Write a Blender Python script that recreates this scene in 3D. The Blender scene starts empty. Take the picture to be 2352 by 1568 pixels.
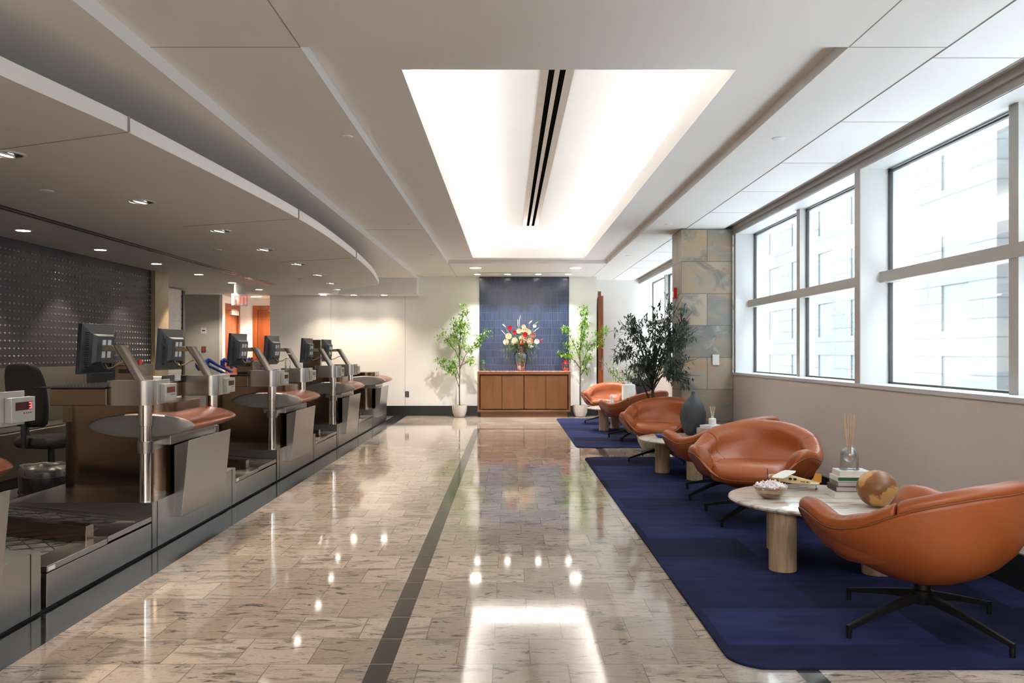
import bpy, bmesh, math, random
from mathutils import Vector, Matrix
PI = math.pi
S = bpy.context.scene
COL = S.collection
R = math.radians
def k(v): return v * 0.948

# ------------------------------------------------------------------ camera, world, light, exposure
EYE, FPX = 1.28, 1930.0
cam = bpy.data.cameras.new('camera'); camo = bpy.data.objects.new('camera', cam); COL.objects.link(camo)
camo.location = (0, 0, EYE); camo.rotation_euler = (PI/2, 0, 0)
cam.sensor_width = 36; cam.lens = FPX*36/2352
cam.shift_x = (1176-1168)/2352; cam.shift_y = (808-784)/2352
cam.clip_start = 0.05; cam.clip_end = 200
S.camera = camo
S.view_settings.view_transform = 'Standard'; S.view_settings.look = 'None'
S.view_settings.gamma = 1; S.view_settings.use_curve_mapping = False
S.view_settings.exposure = 1.28
S.cycles.use_denoising = True
S.cycles.max_bounces = 8; S.cycles.diffuse_bounces = 5; S.cycles.glossy_bounces = 4
S.cycles.transmission_bounces = 6; S.cycles.transparent_max_bounces = 12
S.cycles.caustics_reflective = False; S.cycles.caustics_refractive = False
S.cycles.sample_clamp_indirect = 6

W = bpy.data.worlds.new('overcast_sky'); S.world = W; W.use_nodes = True
wn = W.node_tree.nodes; wl = W.node_tree.links
bg = wn['Background']
tc = wn.new('ShaderNodeTexCoord'); nz = wn.new('ShaderNodeTexNoise'); nz.inputs['Scale'].default_value = 1.5
cr = wn.new('ShaderNodeValToRGB')
cr.color_ramp.elements[0].color = (0.78, 0.87, 1.0, 1); cr.color_ramp.elements[1].color = (0.92, 0.96, 1.0, 1)
wl.new(tc.outputs['Generated'], nz.inputs['Vector']); wl.new(nz.outputs['Fac'], cr.inputs['Fac'])
wl.new(cr.outputs['Color'], bg.inputs['Color']); 
sx_ = wn.new('ShaderNodeSeparateXYZ'); mr = wn.new('ShaderNodeMapRange'); mr.inputs['From Min'].default_value = 0.0; mr.inputs['From Max'].default_value = 0.9
mr.inputs['To Min'].default_value = 4.0; mr.inputs['To Max'].default_value = 11.5
wl.new(tc.outputs['Generated'], sx_.inputs[0]); wl.new(sx_.outputs['Z'], mr.inputs['Value']); wl.new(mr.outputs['Result'], bg.inputs['Strength'])

def light(kind, name, loc, energy, color=(1, 1, 1), rot=(0, 0, 0), **kw):
    d = bpy.data.lights.new(name, kind); d.energy = energy; d.color = color
    for a, b in kw.items(): setattr(d, a, b)
    o = bpy.data.objects.new(name, d); COL.objects.link(o); o.location = loc; o.rotation_euler = rot
    return o
WARM = (1.0, 0.83, 0.66); SOFT = (1.0, 0.955, 0.91)
Y0R = -7.0                      # end of the hall behind the camera
# daylight portals in the window openings (they only guide the sky light)
for yc in (15.7, 12.1, 8.46, 4.8, 1.2, -2.4):
    p = light('AREA', 'window_portal', (k(3.2), yc, 1.87), 1, rot=(0, R(90), 0), shape='RECTANGLE', size=1.65, size_y=3.45)
    p.data.cycles.is_portal = True
# cove lamps behind the lip of the ceiling tray
TX0, TX1, TY0, TY1 = -0.597, 1.275, 4.70, 14.1
CZ = 2.99
COVE = 4.7
TILT = R(52)
for (x, y, sx, sy, rot) in ((TX0-0.15, (TY0+TY1)/2, 0.10, TY1-TY0, (PI, TILT, 0)), (TX1+0.15, (TY0+TY1)/2, 0.10, TY1-TY0, (PI, -TILT, 0)),
                       ((TX0+TX1)/2, TY0-0.15, TX1-TX0, 0.10, (PI+TILT, 0, 0)), ((TX0+TX1)/2, TY1+0.15, TX1-TX0, 0.10, (PI-TILT, 0, 0))):
    light('AREA', 'cove_lamp', (x, y, CZ), COVE*max(sx, sy), SOFT, rot=rot, shape='RECTANGLE', size=sx, size_y=sy)
# the ceiling lamps of the hall behind the camera
for x, y in ((-3.4, -4.5), (0.4, -4.5), (-3.4, -1.5), (0.4, -1.5)):
    light('AREA', 'hall_lamp', (x, y, 2.70), 82, SOFT, shape='DISK', size=1.2)

# ------------------------------------------------------------------ materials
MATS = {}
def nm(name):
    m = bpy.data.materials.new(name); m.use_nodes = True
    return m, m.node_tree.nodes, m.node_tree.links, m.node_tree.nodes['Principled BSDF']
def mat(name, col, rough=0.5, metal=0.0, var=0.06, scale=8.0, bump=0.0, stretch=(1, 1, 1), coat=0.0, spec=None, col2=None, emit=None, bscale=None):
    """principled with a noise-driven tint and an optional bump"""
    if name in MATS: return MATS[name]
    m, n, l, b = nm(name)
    t = n.new('ShaderNodeTexCoord'); mp = n.new('ShaderNodeMapping'); mp.inputs['Scale'].default_value = stretch
    nz = n.new('ShaderNodeTexNoise'); nz.inputs['Scale'].default_value = scale; nz.inputs['Detail'].default_value = 6
    r = n.new('ShaderNodeValToRGB')
    c2 = col2 or tuple(min(1, c*(1+var)) for c in col); c1 = col if col2 else tuple(c*(1-var) for c in col)
    r.color_ramp.elements[0].position = 0.3; r.color_ramp.elements[1].position = 0.7
    r.color_ramp.elements[0].color = (*c1, 1); r.color_ramp.elements[1].color = (*c2, 1)
    l.new(t.outputs['Object'], mp.inputs['Vector']); l.new(mp.outputs['Vector'], nz.inputs['Vector'])
    l.new(nz.outputs['Fac'], r.inputs['Fac']); l.new(r.outputs['Color'], b.inputs['Base Color'])
    b.inputs['Roughness'].default_value = rough; b.inputs['Metallic'].default_value = metal
    b.inputs['Coat Weight'].default_value = coat
    if spec is not None: b.inputs['Specular IOR Level'].default_value = spec
    if bump:
        n2 = nz
        if bscale:
            n2 = n.new('ShaderNodeTexNoise'); n2.inputs['Scale'].default_value = bscale; n2.inputs['Detail'].default_value = 4
            l.new(mp.outputs['Vector'], n2.inputs['Vector'])
        bp = n.new('ShaderNodeBump'); bp.inputs['Strength'].default_value = bump; bp.inputs['Distance'].default_value = 0.01
        l.new(n2.outputs['Fac'], bp.inputs['Height']); l.new(bp.outputs['Normal'], b.inputs['Normal'])
    if emit:
        b.inputs['Emission Color'].default_value = (*emit[0], 1); b.inputs['Emission Strength'].default_value = emit[1]
    MATS[name] = m; return m
def bricks(name, c1, c2, mortar, bw, rh, ms, off, axes='XY', origin=(0, 0), rough=0.5, metal=0, bump=0.3, veins=None, spec=None, offfreq=2, vstretch=(1, 4, 1), vscale=6, bias=0.0, vfac=0.8):
    """brick pattern laid in object space; veins = (colour, low, high) noise streaks shifted from tile to tile"""
    m, n, l, b = nm(name)
    t = n.new('ShaderNodeTexCoord'); sx = n.new('ShaderNodeSeparateXYZ'); cb = n.new('ShaderNodeCombineXYZ')
    l.new(t.outputs['Object'], sx.inputs[0])
    for i in (0, 1):
        a = n.new('ShaderNodeMath'); a.operation = 'SUBTRACT'; a.inputs[1].default_value = origin[i]
        l.new(sx.outputs[axes[i]], a.inputs[0]); l.new(a.outputs[0], cb.inputs[i])
    br = n.new('ShaderNodeTexBrick'); br.offset = off; br.offset_frequency = offfreq
    br.inputs['Scale'].default_value = 1; br.inputs['Brick Width'].default_value = bw; br.inputs['Row Height'].default_value = rh
    br.inputs['Mortar Size'].default_value = ms; br.inputs['Mortar Smooth'].default_value = 0.1; br.inputs['Bias'].default_value = bias
    br.inputs['Color1'].default_value = (0, 0, 0, 1); br.inputs['Color2'].default_value = (1, 1, 1, 1); br.inputs['Mortar'].default_value = (0.5, 0.5, 0.5, 1)
    l.new(cb.outputs[0], br.inputs['Vector'])
    mx = n.new('ShaderNodeMix'); mx.data_type = 'RGBA'; mx.inputs[6].default_value = (*c1, 1); mx.inputs[7].default_value = (*c2, 1)
    l.new(br.outputs['Color'], mx.inputs[0]); col = mx.outputs[2]
    if veins:
        mpv = n.new('ShaderNodeMapping'); mpv.inputs['Scale'].default_value = vstretch
        l.new(t.outputs['Object'], mpv.inputs['Vector'])
        ad = n.new('ShaderNodeVectorMath'); ad.operation = 'MULTIPLY_ADD'; ad.inputs[1].default_value = (7, 9, 5)
        l.new(br.outputs['Color'], ad.inputs[0]); l.new(mpv.outputs[0], ad.inputs[2])
        for (vc, lo, hi, sc, fac) in veins:
            nz = n.new('ShaderNodeTexNoise'); nz.inputs['Scale'].default_value = sc; nz.inputs['Detail'].default_value = 8
            nz.inputs['Roughness'].default_value = 0.62; nz.inputs['Distortion'].default_value = 1.2
            l.new(ad.outputs[0], nz.inputs['Vector'])
            rp = n.new('ShaderNodeValToRGB'); rp.color_ramp.elements[0].position = lo; rp.color_ramp.elements[1].position = hi
            rp.color_ramp.elements[0].color = (0, 0, 0, 1); rp.color_ramp.elements[1].color = (fac, fac, fac, 1)
            l.new(nz.outputs['Fac'], rp.inputs['Fac'])
            m2 = n.new('ShaderNodeMix'); m2.data_type = 'RGBA'; m2.inputs[7].default_value = (*vc, 1)
            l.new(rp.outputs['Color'], m2.inputs[0]); l.new(col, m2.inputs[6]); col = m2.outputs[2]
    m3 = n.new('ShaderNodeMix'); m3.data_type = 'RGBA'; m3.inputs[7].default_value = (*mortar, 1)
    l.new(br.outputs['Fac'], m3.inputs[0]); l.new(col, m3.inputs[6]); l.new(m3.outputs[2], b.inputs['Base Color'])
    b.inputs['Roughness'].default_value = rough; b.inputs['Metallic'].default_value = metal
    if spec is not None: b.inputs['Specular IOR Level'].default_value = spec
    if bump:
        iv = n.new('ShaderNodeMath'); iv.operation = 'SUBTRACT'; iv.inputs[0].default_value = 1
        l.new(br.outputs['Fac'], iv.inputs[1])
        bp = n.new('ShaderNodeBump'); bp.inputs['Strength'].default_value = bump; bp.inputs['Distance'].default_value = 0.003
        l.new(iv.outputs[0], bp.inputs['Height']); l.new(bp.outputs['Normal'], b.inputs['Normal'])
    MATS[name] = m; return m
def woodmat(name, dark, lite, rough=0.4, axis='Z', scale=5.0, ring=14, coat=0.0):
    m, n, l, b = nm(name)
    t = n.new('ShaderNodeTexCoord'); mp = n.new('ShaderNodeMapping')
    s = {'X': (0.10, 1, 1), 'Y': (1, 0.10, 1), 'Z': (1, 1, 0.10)}[axis]; mp.inputs['Scale'].default_value = s
    nz = n.new('ShaderNodeTexNoise'); nz.inputs['Scale'].default_value = scale; nz.inputs['Detail'].default_value = 3; nz.inputs['Distortion'].default_value = 0.6
    mu = n.new('ShaderNodeMath'); mu.operation = 'MULTIPLY'; mu.inputs[1].default_value = ring
    fr = n.new('ShaderNodeMath'); fr.operation = 'SINE'
    n2 = n.new('ShaderNodeTexNoise'); n2.inputs['Scale'].default_value = scale*14; n2.inputs['Detail'].default_value = 4
    r = n.new('ShaderNodeValToRGB'); r.color_ramp.elements[0].color = (*dark, 1); r.color_ramp.elements[1].color = (*lite, 1)
    ad = n.new('ShaderNodeMath'); ad.operation = 'MULTIPLY_ADD'; ad.inputs[1].default_value = 0.28
    l.new(t.outputs['Object'], mp.inputs[0]); l.new(mp.outputs[0], nz.inputs['Vector']); l.new(mp.outputs[0], n2.inputs['Vector'])
    l.new(nz.outputs['Fac'], mu.inputs[0]); l.new(mu.outputs[0], fr.inputs[0]); l.new(fr.outputs[0], ad.inputs[0]); l.new(n2.outputs['Fac'], ad.inputs[2])
    l.new(ad.outputs[0], r.inputs['Fac']); l.new(r.outputs['Color'], b.inputs['Base Color'])
    b.inputs['Roughness'].default_value = rough; b.inputs['Coat Weight'].default_value = coat
    MATS[name] = m; return m
def glassmat(name, tint=(0.97, 0.99, 0.98), gloss=0.07, rough=0.0):
    m, n, l, b = nm(name); n.remove(b)
    tr = n.new('ShaderNodeBsdfTransparent'); tr.inputs['Color'].default_value = (*tint, 1)
    gl = n.new('ShaderNodeBsdfGlossy'); gl.inputs['Roughness'].default_value = rough
    lw = n.new('ShaderNodeLayerWeight'); lw.inputs['Blend'].default_value = 0.25
    mu = n.new('ShaderNodeMath'); mu.operation = 'MULTIPLY_ADD'; mu.inputs[1].default_value = 0.55; mu.inputs[2].default_value = gloss
    l.new(lw.outputs['Fresnel'], mu.inputs[0])
    mx = n.new('ShaderNodeMixShader'); l.new(mu.outputs[0], mx.inputs[0]); l.new(tr.outputs[0], mx.inputs[1]); l.new(gl.outputs[0], mx.inputs[2])
    l.new(mx.outputs[0], n['Material Output'].inputs['Surface'])
    MATS[name] = m; return m
def emitmat(name, col, strength):
    m, n, l, b = nm(name)
    b.inputs['Base Color'].default_value = (*col, 1); b.inputs['Emission Color'].default_value = (*col, 1); b.inputs['Emission Strength'].default_value = strength
    MATS[name] = m; return m

M_CEIL = mat('ceiling_paint', (0.80, 0.785, 0.77), 0.9, var=0.012, scale=3)
M_CEIL2 = mat('window_strip_paint', (0.84, 0.85, 0.86), 0.9, var=0.01, scale=3)
M_SEAM = mat('seam', (0.33, 0.31, 0.29), 0.9)
M_WALL = mat('wall_paint', (0.85, 0.825, 0.78), 0.75, var=0.015, scale=2)
M_WALLG = mat('grey_wall_paint', (0.46, 0.45, 0.42), 0.8, var=0.03)
M_BEIGE = mat('beige_vinyl', (0.67, 0.60, 0.545), 0.7, var=0.03, scale=60, bump=0.15, bscale=300)
M_TRIM = mat('beige_metal', (0.46, 0.43, 0.395), 0.45, var=0.02)
M_WHITE = mat('white_enamel', (0.60, 0.61, 0.605), 0.45, var=0.01)
M_BLACKBASE = mat('black_base', (0.012, 0.013, 0.013), 0.3, var=0.2)
M_GRANB = bricks('black_granite', (0.020, 0.021, 0.022), (0.032, 0.033, 0.034), (0.06, 0.06, 0.06), 40, 0.305, 0.003, 0.0, origin=(20, 3.447), rough=0.09, spec=0.6, bump=0.1)
M_STRIPE = bricks('dark_stripe', (0.035, 0.032, 0.028), (0.055, 0.05, 0.045), (0.25, 0.22, 0.18), 40, 0.305, 0.003, 0.0, origin=(20, 3.447), rough=0.10, bump=0.1)
M_FLOOR = bricks('granite_tile', (0.345, 0.28, 0.225), (0.53, 0.445, 0.365), (0.20, 0.165, 0.13), 0.305, 0.305, 0.0022, 0.5, origin=(-0.0626, 3.447), rough=0.06, bump=0.12, spec=0.42,
                 veins=[((0.66, 0.57, 0.47), 0.48, 0.66, 3.0, 0.7), ((0.42, 0.27, 0.20), 0.56, 0.72, 1.8, 0.55), ((0.145, 0.125, 0.11), 0.50, 0.64, 3.0, 0.75), ((0.07, 0.062, 0.056), 0.57, 0.64, 7, 0.85), ((0.12, 0.10, 0.09), 0.58, 0.66, 34, 0.7)], vstretch=(1, 3.2, 1))
M_BLUE = bricks('blue_finger_tile', (0.008, 0.019, 0.056), (0.021, 0.047, 0.130), (0.16, 0.19, 0.22), 0.0205, 0.1495, 0.0014, 0.0, axes='XZ', origin=(0, 1.02), rough=0.16, bump=0.6, offfreq=1, spec=0.6,
                veins=[((0.045, 0.080, 0.150), 0.60, 0.75, 9.0, 0.6)], vstretch=(1, 1, 0.25))
M_SLATE = bricks('slate_front', (0.20, 0.21, 0.20), (0.46, 0.38, 0.29), (0.13, 0.125, 0.115), 0.63, 0.391, 0.004, 0.5, axes='XZ', origin=(2.115, 0.0395), rough=0.45, bump=0.6,
                 veins=[((0.46, 0.30, 0.17), 0.46, 0.68, 1.6, 0.75), ((0.13, 0.15, 0.155), 0.54, 0.62, 1.1, 0.7), ((0.48, 0.43, 0.36), 0.58, 0.64, 2.4, 0.45)], vstretch=(1, 1, 1.7))
M_SLATE2 = bricks('slate_side', (0.235, 0.225, 0.195), (0.36, 0.30, 0.22), (0.13, 0.125, 0.115), 0.50, 0.391, 0.004, 0.5, axes='YZ', origin=(10.2, 0.0395), rough=0.45, bump=0.6,
                  veins=[((0.36, 0.22, 0.11), 0.5, 0.72, 2.2, 0.75), ((0.16, 0.17, 0.16), 0.52, 0.64, 1.5, 0.8)])
M_STONE = mat('tan_stone', (0.30, 0.22, 0.12), 0.5, col2=(0.42, 0.33, 0.20), scale=3, bump=0.2)
M_STONED = mat('grey_green_stone', (0.10, 0.095, 0.07), 0.4, col2=(0.17, 0.16, 0.12), scale=4)
def steel(name, col, rough=0.28, stretch=(1, 1, 60), aniso=0.5):
    if name in MATS: return MATS[name]
    m = mat(name, col, rough, 1.0, var=0.05, scale=6, stretch=stretch, bump=0.04, bscale=12)
    m.node_tree.nodes['Principled BSDF'].inputs['Anisotropic'].default_value = aniso
    return m
M_STEEL = steel('brushed_steel', (0.46, 0.43, 0.40), 0.23, (60, 60, 1))
M_STEELD = steel('bronze_steel', (0.21, 0.155, 0.115), 0.15, (50, 50, 1))
M_STEELP = steel('panel_steel', (0.34, 0.335, 0.325), 0.26, (1, 1, 50))
M_CHROME = mat('polished_steel', (0.78, 0.76, 0.74), 0.16, 1.0, var=0.03)
M_COPPER = mat('copper_red_laminate', (0.31, 0.078, 0.032), 0.24, 0.75, var=0.08, scale=120, coat=0.0)
M_CAPG = mat('grey_cast_cap', (0.25, 0.24, 0.225), 0.42, 0.3, var=0.04, scale=90)
M_STUDW = mat('charcoal_metal_panel', (0.034, 0.032, 0.037), 0.5, 0.2, var=0.06, scale=5)
M_STUD = mat('stud_metal', (0.42, 0.38, 0.34), 0.3, 0.85)
M_WAIN = steel('wainscot_steel', (0.33, 0.28, 0.22), 0.38, (1, 60, 60))
M_DARKFL = mat('dark_rubber_floor', (0.035, 0.032, 0.030), 0.6)
M_RUBBER = bricks('belt_rubber', (0.030, 0.030, 0.030), (0.060, 0.056, 0.054), (0.008, 0.008, 0.008), 0.085, 0.085, 0.007, 0.0, axes='XY', rough=0.45, bump=0.8, veins=[((0.12, 0.11, 0.10), 0.6, 0.7, 10, 0.5)])
_mp = M_RUBBER.node_tree
M_BLACK = mat('black_plastic', (0.018, 0.019, 0.021), 0.42, var=0.1)
M_BLACKG = mat('black_gloss', (0.010, 0.011, 0.014), 0.12)
M_MONI = mat('monitor_plastic', (0.020, 0.024, 0.030), 0.38, var=0.08)
M_FABB = mat('black_fabric', (0.012, 0.012, 0.014), 0.85, scale=200, var=0.3, bump=0.2)
M_LEGM = mat('black_metal', (0.022, 0.022, 0.022), 0.35, 0.7)
M_DISP = mat('display_housing', (0.42, 0.41, 0.38), 0.4, 0.6)
M_SCRN = mat('display_window', (0.045, 0.010, 0.012), 0.1)
M_RED = emitmat('red_digit', (1.0, 0.05, 0.04), 2.2)
M_REDL = emitmat('exit_red', (0.9, 0.08, 0.05), 1.2)
M_PLATE = mat('zinc_plate', (0.62, 0.66, 0.68), 0.35, 0.7)
M_CABLE = mat('cable', (0.016, 0.016, 0.016), 0.5)
M_CABT = mat('tan_cable', (0.40, 0.29, 0.19), 0.5)
M_LAMP = emitmat('lamp_lens', (1.0, 0.93, 0.84), 14.0)
M_VOID = mat('slot_void', (0.004, 0.004, 0.004), 1.0, spec=0.0)
M_ALU = mat('slot_aluminium', (0.55, 0.50, 0.44), 0.4, 0.6)
M_CERAM = mat('white_ceramic', (0.78, 0.77, 0.74), 0.5)
M_PAPER = mat('paper', (0.74, 0.70, 0.62), 0.8, var=0.05, scale=200, stretch=(1, 1, 20))
M_GLASSW = glassmat('window_glass', (0.96, 0.985, 0.98), 0.01)
M_GLASS = glassmat('clear_glass', (0.93, 0.95, 0.95), 0.10)
M_CHERRY = woodmat('cherry_door', (0.15, 0.032, 0.008), (0.30, 0.078, 0.018), 0.35, 'Z', 3)
M_WALNUT = woodmat('walnut', (0.078, 0.027, 0.0075), (0.175, 0.068, 0.020), 0.38, 'Z', 6, 5)
M_WALNUTX = woodmat('walnut_edge', (0.09, 0.034, 0.011), (0.19, 0.078, 0.024), 0.38, 'X', 4, 12)
M_OAK = woodmat('light_oak', (0.33, 0.215, 0.12), (0.56, 0.40, 0.25), 0.6, 'Z', 9, 30)
M_BARK = mat('bark', (0.10, 0.06, 0.04), 0.8, scale=60, var=0.4, bump=0.5)
M_BARKO = mat('olive_bark', (0.06, 0.055, 0.045), 0.8, scale=60, var=0.4, bump=0.5)
M_LEAFB = mat('bright_leaf', (0.12, 0.32, 0.015), 0.5, scale=5, col2=(0.33, 0.56, 0.035))
M_LEAFO = mat('olive_leaf', (0.034, 0.062, 0.042), 0.42, scale=14, col2=(0.09, 0.14, 0.095))
M_LEAFD = mat('bouquet_green', (0.06, 0.13, 0.03), 0.5, scale=20, col2=(0.20, 0.30, 0.07))
M_POT = mat('stone_pot', (0.50, 0.47, 0.42), 0.8, scale=30, var=0.1, bump=0.3)
M_SOIL = mat('moss', (0.06, 0.12, 0.02), 0.9, scale=50, var=0.4, bump=0.5)
M_VASE = mat('charcoal_vase', (0.030, 0.034, 0.040), 0.55, var=0.15)
M_CREAM = mat('cream_petal', (0.72, 0.62, 0.44), 0.6, scale=30, var=0.1)
M_REDP = mat('red_petal', (0.50, 0.008, 0.010), 0.5, scale=30, var=0.2)
M_PINK = mat('mauve_petal', (0.40, 0.20, 0.17), 0.6)
M_WHITEP = mat('frosted_twig', (0.62, 0.62, 0.60), 0.7)
M_REDC = mat('red_cloth', (0.62, 0.02, 0.05), 0.7, scale=16, col2=(0.70, 0.45, 0.42))
M_REDM = mat('red_enamel', (0.60, 0.02, 0.015), 0.3)
M_GREENM = mat('green_enamel', (0.05, 0.12, 0.035), 0.35)
M_BLUEP = mat('blue_plastic', (0.012, 0.035, 0.25), 0.4)
M_BLUEC = mat('blue_ceramic', (0.03, 0.07, 0.22), 0.2)
M_STICK = mat('reed', (0.62, 0.40, 0.24), 0.7)
M_STICKW = mat('pale_reed', (0.70, 0.66, 0.52), 0.7)

def leather():
    m, n, l, b = nm('tan_leather')
    t = n.new('ShaderNodeTexCoord'); nz = n.new('ShaderNodeTexNoise'); nz.inputs['Scale'].default_value = 3.5; nz.inputs['Detail'].default_value = 5
    r = n.new('ShaderNodeValToRGB'); r.color_ramp.elements[0].position = 0.3; r.color_ramp.elements[1].position = 0.75
    r.color_ramp.elements[0].color = (0.30, 0.072, 0.016, 1); r.color_ramp.elements[1].color = (0.38, 0.100, 0.025, 1)
    v = n.new('ShaderNodeTexVoronoi'); v.inputs['Scale'].default_value = 420
    w = n.new('ShaderNodeTexNoise'); w.inputs['Scale'].default_value = 22; w.inputs['Distortion'].default_value = 1.5
    ad = n.new('ShaderNodeMath'); ad.operation = 'MULTIPLY_ADD'; ad.inputs[1].default_value = 0.15
    bp = n.new('ShaderNodeBump'); bp.inputs['Strength'].default_value = 0.12; bp.inputs['Distance'].default_value = 0.01
    l.new(t.outputs['Object'], nz.inputs['Vector']); l.new(t.outputs['Object'], v.inputs['Vector']); l.new(t.outputs['Object'], w.inputs['Vector'])
    l.new(nz.outputs['Fac'], r.inputs['Fac']); l.new(r.outputs['Color'], b.inputs['Base Color'])
    l.new(v.outputs['Distance'], ad.inputs[0]); l.new(w.outputs['Fac'], ad.inputs[2]); l.new(ad.outputs[0], bp.inputs['Height'])
    l.new(bp.outputs['Normal'], b.inputs['Normal']); b.inputs['Roughness'].default_value = 0.38
    MATS['tan_leather'] = m; return m
M_LEATHER = leather()
M_SEWN = mat('leather_seam', (0.22, 0.06, 0.018), 0.45)
def marble():
    m, n, l, b = nm('beige_marble')
    t = n.new('ShaderNodeTexCoord'); mp = n.new('ShaderNodeMapping'); mp.inputs['Scale'].default_value = (0.5, 3.2, 1); mp.inputs['Rotation'].default_value = (0, 0, 0.15)
    nz = n.new('ShaderNodeTexNoise'); nz.inputs['Scale'].default_value = 4; nz.inputs['Detail'].default_value = 9; nz.inputs['Distortion'].default_value = 1.8
    r = n.new('ShaderNodeValToRGB'); e = r.color_ramp.elements
    e[0].position = 0.36; e[0].color = (0.37, 0.27, 0.20, 1); e[1].position = 0.7; e[1].color = (0.70, 0.66, 0.60, 1)
    q = e.new(0.47); q.color = (0.64, 0.58, 0.51, 1)
    l.new(t.outputs['Object'], mp.inputs[0]); l.new(mp.outputs[0], nz.inputs['Vector']); l.new(nz.outputs['Fac'], r.inputs['Fac']); l.new(r.outputs['Color'], b.inputs['Base Color'])
    b.inputs['Roughness'].default_value = 0.16; MATS['beige_marble'] = m; return m
M_MARBLE = marble()
def rugmat():
    m, n, l, b = nm('blue_carpet')
    t = n.new('ShaderNodeTexCoord')
    br = n.new('ShaderNodeTexBrick'); br.offset = 0.37; br.offset_frequency = 2
    for a, v in (('Scale', 1), ('Brick Width', 0.95), ('Row Height', 0.52), ('Mortar Size', 0.0), ('Bias', 0.0)): br.inputs[a].default_value = v
    br.inputs['Color1'].default_value = (0.0060, 0.0076, 0.026, 1); br.inputs['Color2'].default_value = (0.0215, 0.0320, 0.112, 1)
    nz = n.new('ShaderNodeTexNoise'); nz.inputs['Scale'].default_value = 3.0; nz.inputs['Detail'].default_value = 6
    mpn = n.new('ShaderNodeMapping'); mpn.inputs['Scale'].default_value = (1, 3, 1); l.new(t.outputs['Object'], mpn.inputs[0]); l.new(mpn.outputs[0], nz.inputs['Vector'])
    r = n.new('ShaderNodeValToRGB'); r.color_ramp.elements[0].position = 0.35; r.color_ramp.elements[1].position = 0.7
    r.color_ramp.elements[0].color = (0.72, 0.72, 0.76, 1); r.color_ramp.elements[1].color = (1.2, 1.2, 1.2, 1)
    mx = n.new('ShaderNodeMix'); mx.data_type = 'RGBA'; mx.blend_type = 'MULTIPLY'; mx.inputs[0].default_value = 1
    f = n.new('ShaderNodeTexNoise'); f.inputs['Scale'].default_value = 260; l.new(t.outputs['Object'], f.inputs['Vector'])
    bp = n.new('ShaderNodeBump'); bp.inputs['Strength'].default_value = 0.6; bp.inputs['Distance'].default_value = 0.006
    l.new(t.outputs['Object'], br.inputs['Vector']); l.new(nz.outputs['Fac'], r.inputs['Fac'])
    l.new(br.outputs['Color'], mx.inputs[6]); l.new(r.outputs['Color'], mx.inputs[7]); l.new(mx.outputs[2], b.inputs['Base Color'])
    l.new(f.outputs['Fac'], bp.inputs['Height']); l.new(bp.outputs['Normal'], b.inputs['Normal'])
    b.inputs['Roughness'].default_value = 0.95; b.inputs['Specular IOR Level'].default_value = 0.15
    MATS['rug'] = m; return m
M_RUG = rugmat()

# ------------------------------------------------------------------ mesh helpers
def bm_(): return bmesh.new()
def box(bm, x0, x1, y0, y1, z0, z1, mi=0, M=None):
    v = [bm.verts.new(M @ Vector(p) if M else p) for p in ((x0,y0,z0),(x1,y0,z0),(x1,y1,z0),(x0,y1,z0),(x0,y0,z1),(x1,y0,z1),(x1,y1,z1),(x0,y1,z1))]
    for f in ((0,3,2,1),(4,5,6,7),(0,1,5,4),(1,2,6,5),(2,3,7,6),(3,0,4,7)):
        bm.faces.new([v[i] for i in f]).material_index = mi
def loft(bm, rings, closed=True, caps=True, mi=0):
    rs = [[bm.verts.new(p) for p in r] for r in rings]; n = len(rs[0])
    for a, b in zip(rs, rs[1:]):
        for i in range(n if closed else n-1):
            j = (i+1) % n
            bm.faces.new((a[i], a[j], b[j], b[i])).material_index = mi
    if caps and closed:
        bm.faces.new(rs[0][::-1]).material_index = mi; bm.faces.new(rs[-1]).material_index = mi
    return rs
def lathe(bm, prof, c=(0, 0, 0), n=32, mi=0, caps=True, sx=1, sy=1):
    loft(bm, [[(c[0]+max(r, 1e-4)*sx*math.cos(2*PI*i/n), c[1]+max(r, 1e-4)*sy*math.sin(2*PI*i/n), c[2]+z) for i in range(n)] for r, z in prof], caps=caps, mi=mi)
def cyl(bm, p, q, r, r2=None, n=12, mi=0, caps=True):
    p, q = Vector(p), Vector(q); r2 = r if r2 is None else r2
    d = (q-p).normalized(); a = d.orthogonal().normalized(); b = d.cross(a)
    loft(bm, [[tuple(c + a*rr*math.cos(2*PI*i/n) + b*rr*math.sin(2*PI*i/n)) for i in range(n)] for c, rr in ((p, r), (q, r2))], caps=caps, mi=mi)
def tube(bm, pts, rad, n=8, mi=0):
    pts = [Vector(p) for p in pts]; rings = []
    a = None
    for i, p in enumerate(pts):
        d = (pts[min(i+1, len(pts)-1)] - pts[max(i-1, 0)]).normalized()
        a = d.orthogonal().normalized() if a is None else (a - d*a.dot(d)).normalized()
        b = d.cross(a); r = rad[i] if isinstance(rad, (list, tuple)) else rad
        rings.append([tuple(p + a*r*math.cos(2*PI*j/n) + b*r*math.sin(2*PI*j/n)) for j in range(n)])
    loft(bm, rings, mi=mi)
def prism(bm, pts, z0, z1, axis='Z', mi=0):
    """pts: 2-D outline; extruded along axis"""
    def m(u, v, w): return {'Z': (u, v, w), 'Y': (u, w, v), 'X': (w, u, v)}[axis]
    loft(bm, [[m(u, v, z0) for u, v in pts], [m(u, v, z1) for u, v in pts]], mi=mi)
def ball(bm, c, r, n=12, mi=0, sz=1.0):
    lathe(bm, [(r*math.sin(PI*i/n), -r*sz*math.cos(PI*i/n)) for i in range(n+1)], c, max(8, n), mi)
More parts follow.
